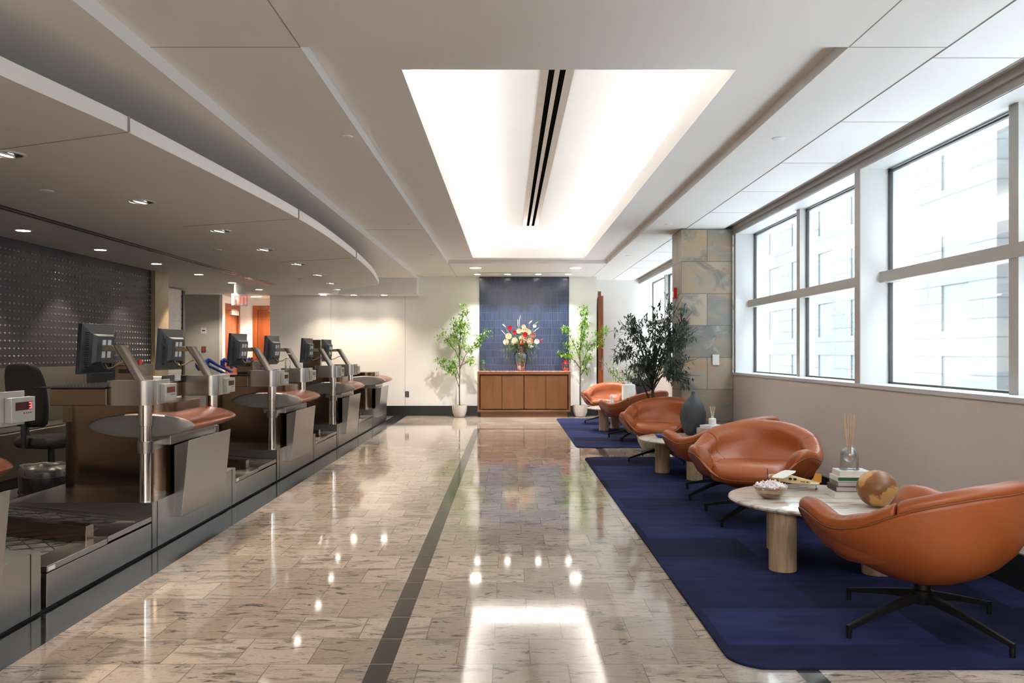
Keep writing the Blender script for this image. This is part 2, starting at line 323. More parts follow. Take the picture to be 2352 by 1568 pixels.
def rrect(x0, x1, y0, y1, r, n=5):
    o = []
    for cx, cy, a in ((x1-r, y1-r, 0), (x0+r, y1-r, 90), (x0+r, y0+r, 180), (x1-r, y0+r, 270)):
        for i in range(n+1): t = R(a+90*i/n); o.append((cx+r*math.cos(t), cy+r*math.sin(t)))
    return o
def make(name, bm, mats, parent=None, smooth=False, bevel=0, sub=0, loc=None, label=None):
    bmesh.ops.recalc_face_normals(bm, faces=bm.faces)
    me = bpy.data.meshes.new(name); bm.to_mesh(me); bm.free()
    for m in (mats if isinstance(mats, (list, tuple)) else [mats]): me.materials.append(m)
    o = bpy.data.objects.new(name, me); COL.objects.link(o)
    if parent is not None: o.parent = parent
    if loc: o.location = loc
    if smooth:
        for p in me.polygons: p.use_smooth = True
        if smooth != 'all':
            try: me.set_sharp_from_angle(angle=R(38))
            except Exception: pass
    if bevel:
        b = o.modifiers.new('bevel', 'BEVEL'); b.width = bevel; b.segments = 2; b.limit_method = 'ANGLE'
    if sub:
        s = o.modifiers.new('sub', 'SUBSURF'); s.levels = sub; s.render_levels = sub
    if label: o['label'] = label
    return o
def thing(name, label, cat, loc=(0, 0, 0), rz=0, group=None):
    o = bpy.data.objects.new(name, None); COL.objects.link(o); o.empty_display_size = 0.1
    o.location = loc; o.rotation_euler = (0, 0, rz); o['label'] = label; o['category'] = cat
    if group: o['group'] = group
    return o
def tag(o, label, cat, group=None):
    o['label'] = label; o['category'] = cat
    if group: o['group'] = group
    return o
def struct(name, bm, mats, label, cat, parent=None, **kw):
    o = make(name, bm, mats, parent, **kw)
    if parent is None: o['kind'] = 'structure'; o['label'] = label; o['category'] = cat
    return o
def dup(root, loc, rz=None, label=None, group=None):
    r = root.copy(); COL.objects.link(r); r.location = loc
    if rz is not None: r.rotation_euler = (0, 0, rz)
    if label: r['label'] = label
    if group: r['group'] = group
    for ch in list(root.children):
        c = ch.copy(); COL.objects.link(c); c.parent = r
        for g in list(ch.children):
            d = g.copy(); COL.objects.link(d); d.parent = c
    return r
def lerp2(tab, y):
    # Catmull-Rom through (y, x)
    if y <= tab[0][0]: return tab[0][1]
    for i in range(len(tab)-1):
        if y <= tab[i+1][0]:
            p1, p2 = tab[i], tab[i+1]; p0 = tab[i-1] if i else p1; p3 = tab[i+2] if i+2 < len(tab) else p2
            t = (y-p1[0])/(p2[0]-p1[0])
            m1 = (p2[1]-p0[1])/max(1e-6, p2[0]-p0[0])*(p2[0]-p1[0]); m2 = (p3[1]-p1[1])/max(1e-6, p3[0]-p1[0])*(p2[0]-p1[0])
            return (2*t**3-3*t*t+1)*p1[1]+(t**3-2*t*t+t)*m1+(-2*t**3+3*t*t)*p2[1]+(t**3-t*t)*m2
    return tab[-1][1]
def smooth_tab(tab, x):
    return tuple(lerp2([(r[0], r[c]) for r in tab], x) for c in range(1, len(tab[0])))
def lerp(tab, x):
    """smooth interpolation in a sorted table"""
    if x <= tab[0][0]: return tab[0][1:]
    for a, b in zip(tab, tab[1:]):
        if x <= b[0]:
            t = (x-a[0])/(b[0]-a[0]); t = t*t*(3-2*t)
            return tuple(u+(v-u)*t for u, v in zip(a[1:], b[1:]))
    return tab[-1][1:]
# ------------------------------------------------------------------ the setting
ZA, ZB, ZCF, ZU, ZC, ZC2 = 2.792, 2.713, 2.858, 3.261, 2.400, 2.478
F2, C0, C1, TILE0, TILE1, WALLX = -1.777, -1.033, 1.69, 2.18, 2.635, 2.749
CY0, CY1, YW = 4.17, 14.4, 16.9
# floor: one surface, granite tiles with dark stripes laid in it
bm = bm_()
xs = [-7.0, -2.29, -2.038, -0.569, -0.474, 1.157, 1.25, 3.2]; ys = [Y0R, 13.90, 14.0, 18.2]
for i in range(len(xs)-1):
    for j in range(len(ys)-1):
        mi = 0
        if i == 0: mi = 3
        elif i == 1: mi = 2
        elif i in (3, 5) and j < 2 or (j == 1 and i in (3, 4, 5)): mi = 1
        vs = [bm.verts.new(p) for p in ((xs[i], ys[j], 0), (xs[i+1], ys[j], 0), (xs[i+1], ys[j+1], 0), (xs[i], ys[j+1], 0))]
        bm.faces.new(vs).material_index = mi
bmesh.ops.remove_doubles(bm, verts=bm.verts, dist=1e-4)
o = struct('floor', bm, [M_FLOOR, M_STRIPE, M_GRANB, M_DARKFL], 'polished granite tile floor with dark inlaid stripes', 'floor')

# main ceiling
bm = bm_()
T = 0.45
box(bm, F2, TILE0, Y0R, CY0, ZA, ZA+T); box(bm, F2, C0, CY0, YW, ZA, ZA+T); box(bm, C1, TILE0, CY0, 17.7, ZA, ZA+T); box(bm, C0, C1, CY1, YW, ZA, ZA+T)
for a in ((C0, TX0, CY0, CY1), (TX1, C1, CY0, CY1), (TX0, TX1, CY0, TY0), (TX0, TX1, TY1, CY1)):
    x0, x1, y0, y1 = a
    box(bm, x0, x1, y0, y1, ZCF, ZCF+0.025)
for a in ((TX0-0.02, TX0, TY0-0.02, TY1+0.02), (TX1, TX1+0.02, TY0-0.02, TY1+0.02), (TX0, TX1, TY0-0.02, TY0), (TX0, TX1, TY1, TY1+0.02)): box(bm, *a, ZCF+0.025, 3.024)
for a in ((TX0-0.30, TX0-0.28, TY0-0.30, TY1+0.30), (TX1+0.28, TX1+0.30, TY0-0.30, TY1+0.30), (TX0-0.28, TX1+0.28, TY0-0.30, TY0-0.28), (TX0-0.28, TX1+0.28, TY1+0.28, TY1+0.30)): box(bm, *a, ZCF+0.025, ZU)
box(bm, C0, C1, CY0, CY1, ZU, ZU+0.1)                           # upper tray ceiling
box(bm, -7, F2, Y0R, 18.2, ZB, ZB+T)                             # over the counters
def seam(x0, x1, y0, y1, z, t=0.0015): box(bm, x0, x1, y0, y1, z-t, z+0.01, 1)
w = 0.0025
seam(C0-w, C0+w, Y0R, CY0, ZA); seam(C1-w, C1+w, Y0R, CY0, ZA); seam(C0-w, C0+w, CY1, YW, ZA); seam(C1-w, C1+w, CY1, YW, ZA)
seam(F2, C0, CY0-w, CY0+w, ZA); seam(C1, TILE0, CY0-w, CY0+w, ZA); seam(F2, C0, 10.4-w, 10.4+w, ZA)
seam(TILE0-0.006, TILE0, Y0R, 17.7, ZA)
struct('ceiling', bm, [M_CEIL, M_SEAM], 'stepped pale plaster ceiling with a lit tray recess', 'ceiling')
# the acoustic tile strip along the windows
bm = bm_()
box(bm, TILE0, TILE1, Y0R, 17.7, ZA-0.004, ZA+T)
y = 4.31-1.2*9
while y < 17.6:
    box(bm, TILE0, TILE1, y-w, y+w, ZA-0.0055, ZA, 1); y += 1.2
box(bm, TILE1, TILE1+0.006, Y0R, 17.7, ZA-0.006, ZA+T, 1)
box(bm, TILE1+0.006, WALLX, Y0R, 17.7, ZA+0.03, ZA+T)
struct('ceiling_tile_strip', bm, [M_CEIL2, M_SEAM], 'strip of white acoustic tiles beside the windows', 'ceiling')
# curved canopy over the counters
CAN_OUT = [(-7, -3.9), (-2, -2.75), (1.5, -2.28), (3.43, -2.055), (4.32, -1.935), (7.12, -1.765), (9.2, -1.785), (11.5, -1.90), (13.2, -2.06), (14.0, -2.16)]
CAN_IN = [(-7, -3.6), (0, -3.2), (5.56, -2.98), (9.15, -2.87), (10.4, -2.85), (12.37, -2.90), (14, -3.06), (15.6, -3.32)]
outl = []; y = -7.0
while y < 14.01: outl.append((lerp2(CAN_OUT, y), y)); y += 0.35
tail = [(-2.195, 14.1), (-2.25, 14.17), (-2.33, 14.22), (-2.63, 14.62), (-2.97, 15.04), (-3.29, 15.45)]
bm = bm_()
loft(bm, [[(x, y, ZC), (x, y, ZC2), (lerp2(CAN_IN, y)-0.001, y, ZC2), (lerp2(CAN_IN, y)-0.001, y, ZC)] for x, y in outl+tail])
for yy in (4.28, 7.06, 10.0):                                   # panel joints
    xo, xi = lerp2(CAN_OUT, yy), lerp2(CAN_IN, yy+0.45)
    d = Vector((xi-xo, 0.45, 0)); L = d.length; a = math.atan2(d.y, d.x)
    box(bm, 0, L, -w, w, -0.002, 0.01, 1, Matrix.Translation((xo, yy, ZC)) @ Matrix.Rotation(a, 4, 'Z'))
    box(bm, -0.003, 0.01, -w, w, 0, ZC2-ZC, 1, Matrix.Translation((xo, yy, ZC)) @ Matrix.Rotation(0, 4, 'Z'))
struct('ceiling_canopy', bm, [M_CEIL, M_SEAM], 'curved dropped canopy floating over the check-in counters', 'ceiling', smooth=True)
# flat lower ceiling behind the canopy
bm = bm_()
loft(bm, [[(x, y, ZC+0.018), (x, y, ZB), (-7, y, ZB), (-7, y, ZC+0.018)] for x, y in [(lerp2(CAN_IN, -7+0.5*i)+0.20, -7+0.5*i) for i in range(44)]+[(-3.10, 15.1), (-3.28, 15.45), (-3.28, 18.2)]])
box(bm, k(-4.2)-0.05, k(-4.2)-0.02, -2, 14.3, ZC+0.012, ZC+0.03, 1); box(bm, k(-4.2)+0.02, k(-4.2)+0.05, -2, 14.3, ZC+0.012, ZC+0.03, 1)
struct('ceiling_lower', bm, [M_CEIL, M_BLACKBASE], 'low ceiling behind the canopy with a long double slot', 'ceiling')
# bulkhead at the far wall
bm = bm_(); box(bm, -3.30, F2, 16.25, YW+0.01, ZC, ZB-0.0005)
struct('trim_1', bm, M_CEIL, 'plaster bulkhead dropped in front of the far wall', 'bulkhead')
# walls
bm = bm_()
box(bm, -4.80, 1.77, YW, YW+0.15, 0, 3.3); box(bm, 1.77, 3.1, 17.66, 17.8, 0, 3.3); box(bm, 1.70, 1.77, YW+0.15, 17.66, 0, 3.3)
for sx in (-2.08, -3.57): box(bm, sx-0.006, sx+0.006, YW-0.004, YW, 0.2, ZC+0.02, 1)
struct('wall_back', bm, [M_WALL, M_WHITE], 'cream far wall behind the potted trees', 'wall')
bm = bm_(); box(bm, -0.585, 1.215, YW-0.025, YW, 0, ZA)
struct('wall_tile_panel', bm, M_BLUE, 'tall panel of glossy dark blue finger tiles', 'tile panel')
bm = bm_()
box(bm, -4.78, 1.77, YW-0.045, YW-0.026, 0, 0.20); box(bm, 1.9, WALLX, 17.63, 17.66, 0, 0.2)
struct('baseboard_back', bm, M_BLACKBASE, 'black base along the far wall', 'baseboard')
bm = bm_(); box(bm, WALLX-0.02, WALLX, Y0R, 17.64, 0, 0.20)
struct('baseboard_right', bm, M_BLACKBASE, 'black base under the beige window wall', 'baseboard')
bm = bm_(); box(bm, -7, 3.2, Y0R-0.15, Y0R, 0, 3.3)
struct('wall_front', bm, M_WALL, 'wall closing the hall behind the viewpoint', 'wall')
# window wall
GX = 2.977; ZS, ZT = 1.033, 2.711
bm = bm_(); box(bm, WALLX, 3.15, Y0R, 17.7, 0, ZS-0.03); box(bm, WALLX-0.001, WALLX+0.001, 4, 4.001, 0.2, 0.21)
struct('wall_right', bm, M_BEIGE, 'beige dado wall under the windows', 'wall')
bm = bm_(); box(bm, WALLX-0.012, 3.15, Y0R, 17.7, ZS-0.03, ZS)
struct('trim_2', bm, M_WHITE, 'white window sill', 'sill')
bm = bm_(); box(bm, WALLX-0.004, 3.15, Y0R, 17.7, ZT, 3.3); box(bm, WALLX-0.022, WALLX-0.004, Y0R, 17.7, ZA-0.03, ZA-0.008)
struct('trim_3', bm, M_TRIM, 'beige metal header over the windows', 'header')
bm = bm_(); box(bm, WALLX+0.006, 3.15, Y0R, 17.7, ZT-0.004, ZT+0.02)
struct('trim_4', bm, M_WHITE, 'white window soffit', 'soffit')
P0 = 6.62; n = 0
posts = [P0+3.6*i for i in range(-4, 4)]
for i, y in enumerate(posts[:-1]):
    if y+3.6 < Y0R: continue
    bm = bm_(); y0, y1 = y+0.05, y+3.55; ym = y+1.82
    box(bm, WALLX+0.006, 3.15, y-0.049, y+0.049, ZS, ZT); box(bm, WALLX-0.002, WALLX+0.006, y-0.05, y+0.05, ZS, ZT, 1)
    box(bm, GX-0.066, GX+0.04, ym-0.045, ym+0.045, ZS, ZT); box(bm, GX-0.068, GX-0.065, ym-0.046, ym+0.046, ZS, ZT, 1)
    box(bm, GX-0.075, GX+0.04, y0-0.0, y1+0.0, 1.82, 1.905, 1)
    for zz in (ZS, ZT-0.03): box(bm, GX-0.008, GX+0.02, y0, y1, zz, zz+0.014, 2)
    for yy in (y0, ym+0.045, ym-0.065, y1-0.02): box(bm, GX-0.008, GX+0.02, yy, yy+0.013, ZS, ZT, 2)
    n += 1
    lab = 'aluminium framed window of four panes over the dado wall'
    f = struct('window_%d' % n, bm, [M_WHITE, M_TRIM, M_BLACK], lab, 'window')
    for (a, b) in ((y0, ym), (ym, y1)):
        for (c, d) in ((ZS, 1.83), (1.89, ZT)):
            bm = bm_(); box(bm, GX, GX+0.006, a, b, c, d); make('pane', bm, M_GLASSW, f)
# slate clad column
bm = bm_()
box(bm, 2.115, WALLX-0.004, 10.28, 10.86, 0, 2.785)
for f in bm.faces:
    c = f.calc_center_median()
    if abs(c.x-2.115) < 1e-3: f.material_index = 1
struct('column', bm, [M_SLATE, M_SLATE2], 'slate tile clad column beside the windows', 'column')
# left side: studded metal wall with steel wainscot
SX = -4.996
bm = bm_()
box(bm, SX-0.2, SX, -6.9, 11.74, 1.118, ZC+0.03)
for i in range(0, 100):
    yy = 11.70-0.0765*i
    if yy < 5.2: break
    for j in range(16):
        z = 1.16+0.0765*j
        c = (SX, yy, z)
        rings = [[(SX+h, yy+r*math.cos(2*PI*q/6), z+r*math.sin(2*PI*q/6)) for q in range(6)] for r, h in ((0.0125, 0), (0.010, 0.007), (0.003, 0.011))]
        loft(bm, rings, mi=1)
struct('wall_left', bm, [M_STUDW, M_STUD], 'charcoal metal wall studded with rows of domed rivets', 'wall')
bm = bm_()
box(bm, SX-0.2, SX+0.03, -6.9, 11.74, 0.62, 0.80); box(bm, SX-0.2, SX+0.012, -6.9, 11.74, 0.80, 1.118); box(bm, SX-0.2, SX+0.012, -6.9, 11.74, 0, 0.62)
for i in range(16):
    yy = -6+1.22*i
    if yy < 11.6: box(bm, SX, SX+0.0135, yy-0.003, yy+0.003, 0, 1.118, 1)
struct('wall_wainscot', bm, [M_WAIN, M_BLACKBASE], 'brushed steel wainscot below the studded wall', 'wall')
bm = bm_(); box(bm, SX-0.2, SX+0.06, 11.74, 12.20, 0, ZC+0.03)
struct('column_tan', bm, M_STONE, 'tan stone pier at the end of the studded wall', 'pier')
bm = bm_()
box(bm, -6.6, SX-0.2, 11.9, 12.05, 0, ZC+0.03); box(bm, -6.75, -6.6, 11.9, 18.2, 0, ZC+0.03)
struct('wall_alcove', bm, M_WALLG, 'grey side of the alcove past the stone pier', 'wall')
bm = bm_(); box(bm, -6.6, -5.72, 16.75, 16.90, 0, ZC+0.03); box(bm, -5.76, -5.70, 16.735, 16.90, 0, ZC+0.03, 1)
struct('wall_grey', bm, [M_WALLG, M_WALL], 'short grey wall with two switch plates', 'wall')
bm = bm_(); box(bm, -5.90, -5.765, 16.90, 18.05, 0, ZC+0.03); box(bm, -5.9, -4.6, 18.0, 18.15, 0, ZC+0.03); box(bm, -4.80, -4.72, 17.05, 18.0, 0, ZC+0.03)
struct('wall_corridor', bm, M_WALL, 'cream walls of the door lobby', 'wall')
# shutter in the alcove
bm = bm_()
box(bm, -5.92, -5.86, 14.25, 15.05, 0.0, ZC-0.06)
for i in range(20):
    z = 0.1+0.115*i; box(bm, -5.86, -5.853, 14.25, 15.05, z, z+0.100)
box(bm, -5.95, -5.83, 15.05, 15.15, 0, ZC-0.02, 1)
o = tag(make('roller_shutter', bm, [M_CERAM, M_BLACK], bevel=0.003), 'white slatted shutter closing the alcove beyond the tan stone pier', 'shutter')
bm = bm_(); box(bm, -6.6, -6.02, 15.4, 15.5, 0, ZC); struct('wall_stone', bm, M_STONED, 'grey green stone slab behind the shutter', 'wall')
# doors
def door(name, M, w, h, label, swing_handle=True, flip=1):
    bm = bm_(); box(bm, 0, 0.10, -0.03, 0.05, 0, h+0.10); box(bm, w-0.10, w, -0.03, 0.05, 0, h+0.10); box(bm, 0.10, w-0.10, -0.03, 0.05, h, h+0.10)
    f = struct(name, bm, M_CHERRY, label, 'door'); f.matrix_world = M
    bm = bm_(); box(bm, 0.105, w-0.105, 0.0, 0.04, 0.01, h-0.005); make('door_leaf', bm, M_CHERRY, f)
    bm = bm_(); box(bm, 0.40, w-0.13, -0.045, 0.0, h-0.12, h-0.03); box(bm, 0.35, w-0.2, -0.06, -0.045, h-0.02, h-0.01); make('door_closer', bm, M_CERAM, f)
    bm = bm_(); cyl(bm, (w-0.17, -0.06, 1.0), (w-0.17, 0, 1.0), 0.012); cyl(bm, (w-0.17, -0.06, 1.0), (w-0.30, -0.06, 1.0), 0.009); make('door_handle', bm, M_STEEL, f)
    return f
door('door_1', Matrix.Translation((-5.76, 16.96, 0)) @ Matrix.Rotation(R(90), 4, 'Z'), 0.98, 2.17, 'cherry wood door on the side of the lobby beside the exit sign')
door('door_2', Matrix.Translation((-5.46, 17.97, 0)), 0.99, 2.17, 'cherry wood door with a white closer at the end of the lobby')
bm = bm_(); box(bm, 0, 0.045, 0, 0.72, 0.01, 2.41)
f3 = struct('door_3', bm, M_CHERRY, 'cherry wood door leaf standing open edge-on past the far wall', 'door'); f3.location = (1.865, 16.93, 0)
bm = bm_(); box(bm, -0.06, -0.002, 0.0, 0.06, 0.0, 2.50); make('door_frame', bm, M_CHERRY, f3)
bm = bm_(); box(bm, 0.014, 0.030, -0.004, 0.0, 0.92, 1.16); make('door_latch', bm, M_CHROME, f3)

# the hotel facade across the street
FX = 17.2
bm = bm_()
PY, WW = 4.42, 1.97                                              # window pitch, width
ST, top0 = 2.79, 1.11                                            # storey, a window head
def fac(x, y0, y1, first):
    ylist = []
    y = first
    while y < y1:
        if y+WW > y0: ylist.append((max(y, y0), min(y+WW, y1)))
        y += PY
    zlist = [(top0-1.80+ST*i, top0+ST*i) for i in range(-2, 7)]
    cuts_y = [y0]+[c for a in ylist for c in a]+[y1]; z0, z1 = -7, 20
    for i in range(0, len(cuts_y)-1, 2):
        if cuts_y[i+1] > cuts_y[i]+0.001: box(bm, x, x+0.5, cuts_y[i], cuts_y[i+1], z0, z1)
    for a, b in ylist:
        zz = z0
        for c, d in zlist:
            box(bm, x, x+0.5, a, b, zz, c); zz = d
            box(bm, x+0.06, x+0.1, a, b, c, d, 1)
        box(bm, x, x+0.5, a, b, zz, z1)
fac(FX, 29.6, 80, 29.75+PY-2.75)
fac(FX+0.6, -20, 29.6, 22.2-WW+0.6-PY*9)
M_FAC = bricks('limestone_panel', (0.108, 0.111, 0.113), (0.118, 0.121, 0.123), (0.070, 0.073, 0.076), 2.45, ST/4, 0.03, 0.0, axes='YZ', origin=(22.2-WW+0.6-PY*9+WW, top0), rough=0.7, bump=0.2)
M_FWIN = mat('hotel_window', (0.088, 0.101, 0.108), 0.4, var=0.03)
struct('facade', bm, [M_FAC, M_FWIN], 'pale stone hotel facade across the street', 'building')
bm = bm_(); box(bm, 3.3, 60, -60, 90, -7.1, -7.0)
struct('ground', bm, mat('pale_paving', (0.78, 0.78, 0.77), 0.9), 'street outside the windows', 'ground')

# ------------------------------------------------------------------ ceiling fittings
def spot(x, y, z, e, size=1.9, blend=0.6, color=WARM, aim=None):
    rot = (0, 0, 0)
    if aim: d = Vector(aim)-Vector((x, y, z)); rot = d.to_track_quat('-Z', 'Y').to_euler()
    return light('SPOT', 'downlight_beam', (x, y, z), e, color, rot, spot_size=size, spot_blend=blend, shadow_soft_size=0.04)
def downlight(x, y, z, r=0.07, tilt=False, label='', group='', proto=[None, None, None]):
    key = 2 if r > 0.09 else (1 if tilt else 0)
    if proto[key] is None:
        t = thing('downlight', label, 'ceiling light', (x, y, z), 0, group)
        bm = bm_(); lathe(bm, [(r+0.018, 0), (r+0.018, -0.004), (r, -0.006), (r, 0.0)], n=28, caps=False); make('trim_ring', bm, M_CERAM, t, smooth=True)
        bm = bm_()
        if tilt:
            lathe(bm, [(r*0.98, 0.0), (r*0.98, -0.001)], n=28); make('recess', bm, M_DARKFL, t)
            bm = bm_(); Mt = Matrix.Translation((-0.012, -0.01, -0.004)) @ Matrix.Rotation(R(10), 4, 'Y'); lathe(bm, [(r*0.60, 0), (r*0.60, -0.003)], n=24); bmesh.ops.transform(bm, matrix=Mt, verts=bm.verts); make('lens', bm, M_LAMP, t)
            bm = bm_(); lathe(bm, [(r*0.60, 0.01), (r*0.70, 0.005), (r*0.70, -0.006), (r*0.61, -0.004)], n=24, caps=False); bmesh.ops.transform(bm, matrix=Mt, verts=bm.verts); make('gimbal', bm, M_CERAM, t)
        else:
            lathe(bm, [(r*0.98, -0.002), (r*0.98, -0.003)], n=28); make('lens', bm, M_LAMP, t)
        proto[key] = t; return t
    return dup(proto[key], (x, y, z), 0, label, group)
ck = [(4.76, -3.0), (6.26, -2.885), (7.76, -2.81), (9.18, -2.81), (10.68, -2.82), (12.19, -2.90), (13.66, -3.03), (15.0, -3.2)]
G1 = 'tilting downlights following the curved canopy'
for i, (y, x) in enumerate(ck):
    downlight(k(x), y, ZC+(0.0), 0.085, True, 'round tilted downlight in the curved canopy over the check-in counters', G1)
    spot(k(x), y, ZC-0.03, 60, 1.7, 0.7, WARM, (k(x)+0.5, y-0.5, 0))
for y in (3.3, 1.8, 0.3): spot(k(-3.1), y, ZC-0.03, 60, 1.7, 0.7, WARM)
G2 = 'row of downlights washing the studded wall'
for i in range(9):
    y = 3.4+1.487*i
    if y > 6.5: downlight(k(-4.79), y, ZC+0.018, 0.062, False, 'small round downlight in the row nearest the studded charcoal wall', G2)
    spot(k(-4.79), y, ZC-0.0, 40, 1.45, 0.35, WARM, (k(-4.86), y, 0))
G3 = 'downlights in front of the blue tile wall'
for x in (-0.607, -0.02, 0.578, 1.166):
    downlight(x, 16.34, ZA, 0.062, False, 'small downlight in the row of four right above the blue tiles', G3)
    spot(x, 16.34, ZA-0.02, 42, 1.5, 0.5, SOFT, (x, 16.6, 0.4))
for x, s in ((-0.594, 'above the walnut cabinet, on the fire tree side nearer the check-in counters'), (1.204, 'above the walnut cabinet, on the side nearer the windows')):
    downlight(x, 15.1, ZA, 0.105, False, 'large round downlight ' + s.replace('fire tree ', ''), 'large downlights above the cabinet')
    spot(x, 15.1, ZA-0.02, 150, 2.3, 0.8, SOFT)
for x in (-3.84, -3.21, -2.58):
    downlight(k(x), 16.52, ZC, 0.062, False, 'small downlight under the bulkhead grazing the plain cream wall', 'downlights under the far bulkhead')
    spot(k(x), 16.42, ZC-0.02, 30, 1.9, 0.9, WARM, (k(x), 16.45, 0.0))
downlight(-5.2, 17.3, ZC+0.018, 0.105, False, 'large round downlight in the lobby between the two cherry doors')
spot(-5.2, 17.3, ZC-0.02, 60, 2.3, 0.6, WARM)
for x, y in ((-5.9, 13.4), (-5.6, 15.9)): spot(x, y, ZC-0.02, 28, 2.3, 0.6, WARM)
# sprinkler cover plates
cp = None
for (x, y, z) in [(k(-1.2), 5.9, ZA), (k(-1.22), 9.96, ZA), (k(-1.24), 13.1, ZA), (k(2.02), 5.95, ZA), (k(2.0), 9.95, ZA), (k(1.985), 13.2, ZA), (k(-3.44), 5.93, ZC+0.018), (k(-3.41), 9.34, ZC+0.018), (k(-3.4), 13.1, ZC+0.018)]:
    g = 'sprinkler covers flush in the ceiling'
    lab = ('flat round sprinkler cover on the plain ceiling strip between canopy and light tray' if -1.5 < x < 0 else
           'flat round sprinkler cover in the ceiling beside the window strip' if x > 0 else 'flat round sprinkler cover in the low ceiling over the counters')
    if cp is None:
        bm = bm_(); lathe(bm, [(0.046, 0.0), (0.046, -0.006), (0.040, -0.009)], n=24); cp = make('sprinkler_cover', bm, M_CEIL2, smooth=True); cp.location = (x, y, z); tag(cp, lab, 'sprinkler cover', g)
    else:
        c = cp.copy(); COL.objects.link(c); c.location = (x, y, z); c['label'] = lab
# slot diffuser in the tray
t = thing('slot_diffuser', 'long twin-slot air diffuser down the middle of the lit ceiling tray', 'air diffuser', (0.343, 4.3, ZU))
bm = bm_(); box(bm, -0.12, -0.06, 0, 8.9, -0.004, 0); box(bm, -0.018, 0.018, 0, 8.9, -0.006, 0); box(bm, 0.06, 0.12, 0, 8.9, -0.004, 0); make('frame', bm, M_ALU, t)
for a in (-0.06, 0.018):
    bm = bm_(); box(bm, a, a+0.042, 0, 8.9, -0.002, 0); make('slot', bm, M_VOID, t)
bm = bm_(); box(bm, -0.58, 1.21, 16.02, 16.05, ZA-0.006, ZA)
tag(make('curtain_track', bm, M_TRIM), 'thin metal track in the ceiling just before the blue tile wall', 'track')
# air grille pieces in the low ceiling slot
bm = bm_()
for dx in (-0.035, 0.0, 0.035): box(bm, dx-0.006, dx+0.006, 0, 1.6, -0.004, 0.0)
o = make('slot_grille', bm, M_CHROME, loc=(k(-4.2), 12.7, ZC+0.012)); tag(o, 'bright metal slot grille at the far end of the ceiling slot', 'air grille')
# exit sign
t = thing('exit_sign', 'small hanging sign with red EXIT letters in front of the cherry door', 'exit sign', (-4.48, 14.0, 2.05), R(58))
bm = bm_(); box(bm, -0.15, 0.15, -0.025, 0.025, 0, 0.19); make('housing', bm, M_CERAM, t, bevel=0.004)
bm = bm_(); box(bm, -0.10, 0.10, -0.02, 0.02, 0.19, ZC+0.018-2.05); make('canopy', bm, M_WALLG, t)
def letters(bm, txt, x, z, h, y, w=None, gap=None, th=None, mi=0):
    w = w or h*0.6; gap = gap or h*0.22; th = th or h*0.17
    SEG = {'E': 'lbtmd', 'I': 'c', 'T': 'tc', 'X': 'x', '3': 'tmdr'}
    for ch in txt:
        for s in SEG.get(ch, ''):
            if s == 'l': box(bm, x, x+th, y-0.004, y, z, z+h, mi)
            if s == 'r': box(bm, x+w-th, x+w, y-0.004, y, z, z+h, mi)
            if s == 'c': box(bm, x+w/2-th/2, x+w/2+th/2, y-0.004, y, z, z+h, mi)
            if s == 't': box(bm, x, x+w, y-0.004, y, z+h-th, z+h, mi)
            if s == 'd': box(bm, x, x+w, y-0.004, y, z, z+th, mi)
            if s == 'm': box(bm, x, x+w*0.9, y-0.004, y, z+h/2-th/2, z+h/2+th/2, mi)
            if s == 'x':
                for a in (1, -1):
                    M = Matrix.Translation((x+w/2, y-0.002, z+h/2)) @ Matrix.Rotation(a*math.atan2(w-th, h), 4, 'Y')
                    box(bm, -th/2, th/2, -0.002, 0.002, -h/2*1.05, h/2*1.05, mi, M)
        x += w+gap
bm = bm_(); letters(bm, 'EXIT', -0.128, 0.03, 0.13, -0.026, w=0.05, gap=0.018, th=0.015); make('lettering', bm, M_REDL, t)
# wall fittings
def plate(name, loc, rz, w, h, d, label, cat, m, inner=None):
    t = thing(name, label, cat, loc, rz)
    bm = bm_(); box(bm, -w/2, w/2, -d, 0, -h/2, h/2); make('cover_plate', bm, m, t, bevel=0.002)
    if inner: bm = bm_(); 
    if inner:
        for (a, b, c, e) in inner[1]: box(bm, a, b, -d-0.003, -d, c, e)
        make('face', bm, inner[0], t)
    return t
plate('wall_outlet', ((935-1168)*YW/FPX, YW, 1.28-97*YW/FPX), 0, 0.075, 0.115, 0.008, 'brown power outlet low on the far cream wall', 'outlet', M_STUDW, (M_WAIN, [(-0.018, 0.018, 0.008, 0.042), (-0.018, 0.018, -0.042, -0.008)]))
plate('thermostat', ((1643-1168)*10.28/FPX, 10.28, 1.28-18*10.28/FPX), 0, 0.082, 0.13, 0.03, 'white control box mounted on the slate column', 'control box', M_CERAM, (M_CERAM, [(-0.036, 0.036, -0.055, -0.03)]))
plate('fire_alarm', (2.115, 10.62, 1.28+135*10.58/FPX), R(-90), 0.10, 0.14, 0.035, 'red and white fire alarm on the narrow side of the slate column', 'fire alarm', M_REDM, (M_CERAM, [(-0.03, 0.03, -0.05, 0.02)]))
plate('wall_switch', ((468-1168)*16.75/FPX, 16.75, 1.28+49*16.75/FPX), 0, 0.11, 0.11, 0.01, 'square plate with a dark window, upper one on the grey wall', 'switch plate', M_CERAM, (M_BLACK, [(-0.03, 0.03, -0.012, 0.012)]))
plate('key_switch', ((468-1168)*16.75/FPX, 16.75, 1.28+6*16.75/FPX), 0, 0.09, 0.12, 0.01, 'plate with a red button, lower one on the grey wall', 'switch plate', M_WAIN, (M_REDM, [(-0.018, 0.018, -0.028, 0.028)]))
plate('door_notice', ((636-1168)*17.96/FPX, 17.965, 1.28+32*17.96/FPX), 0, 0.16, 0.26, 0.003, 'white paper notice taped to the far cherry door', 'notice', M_CERAM)
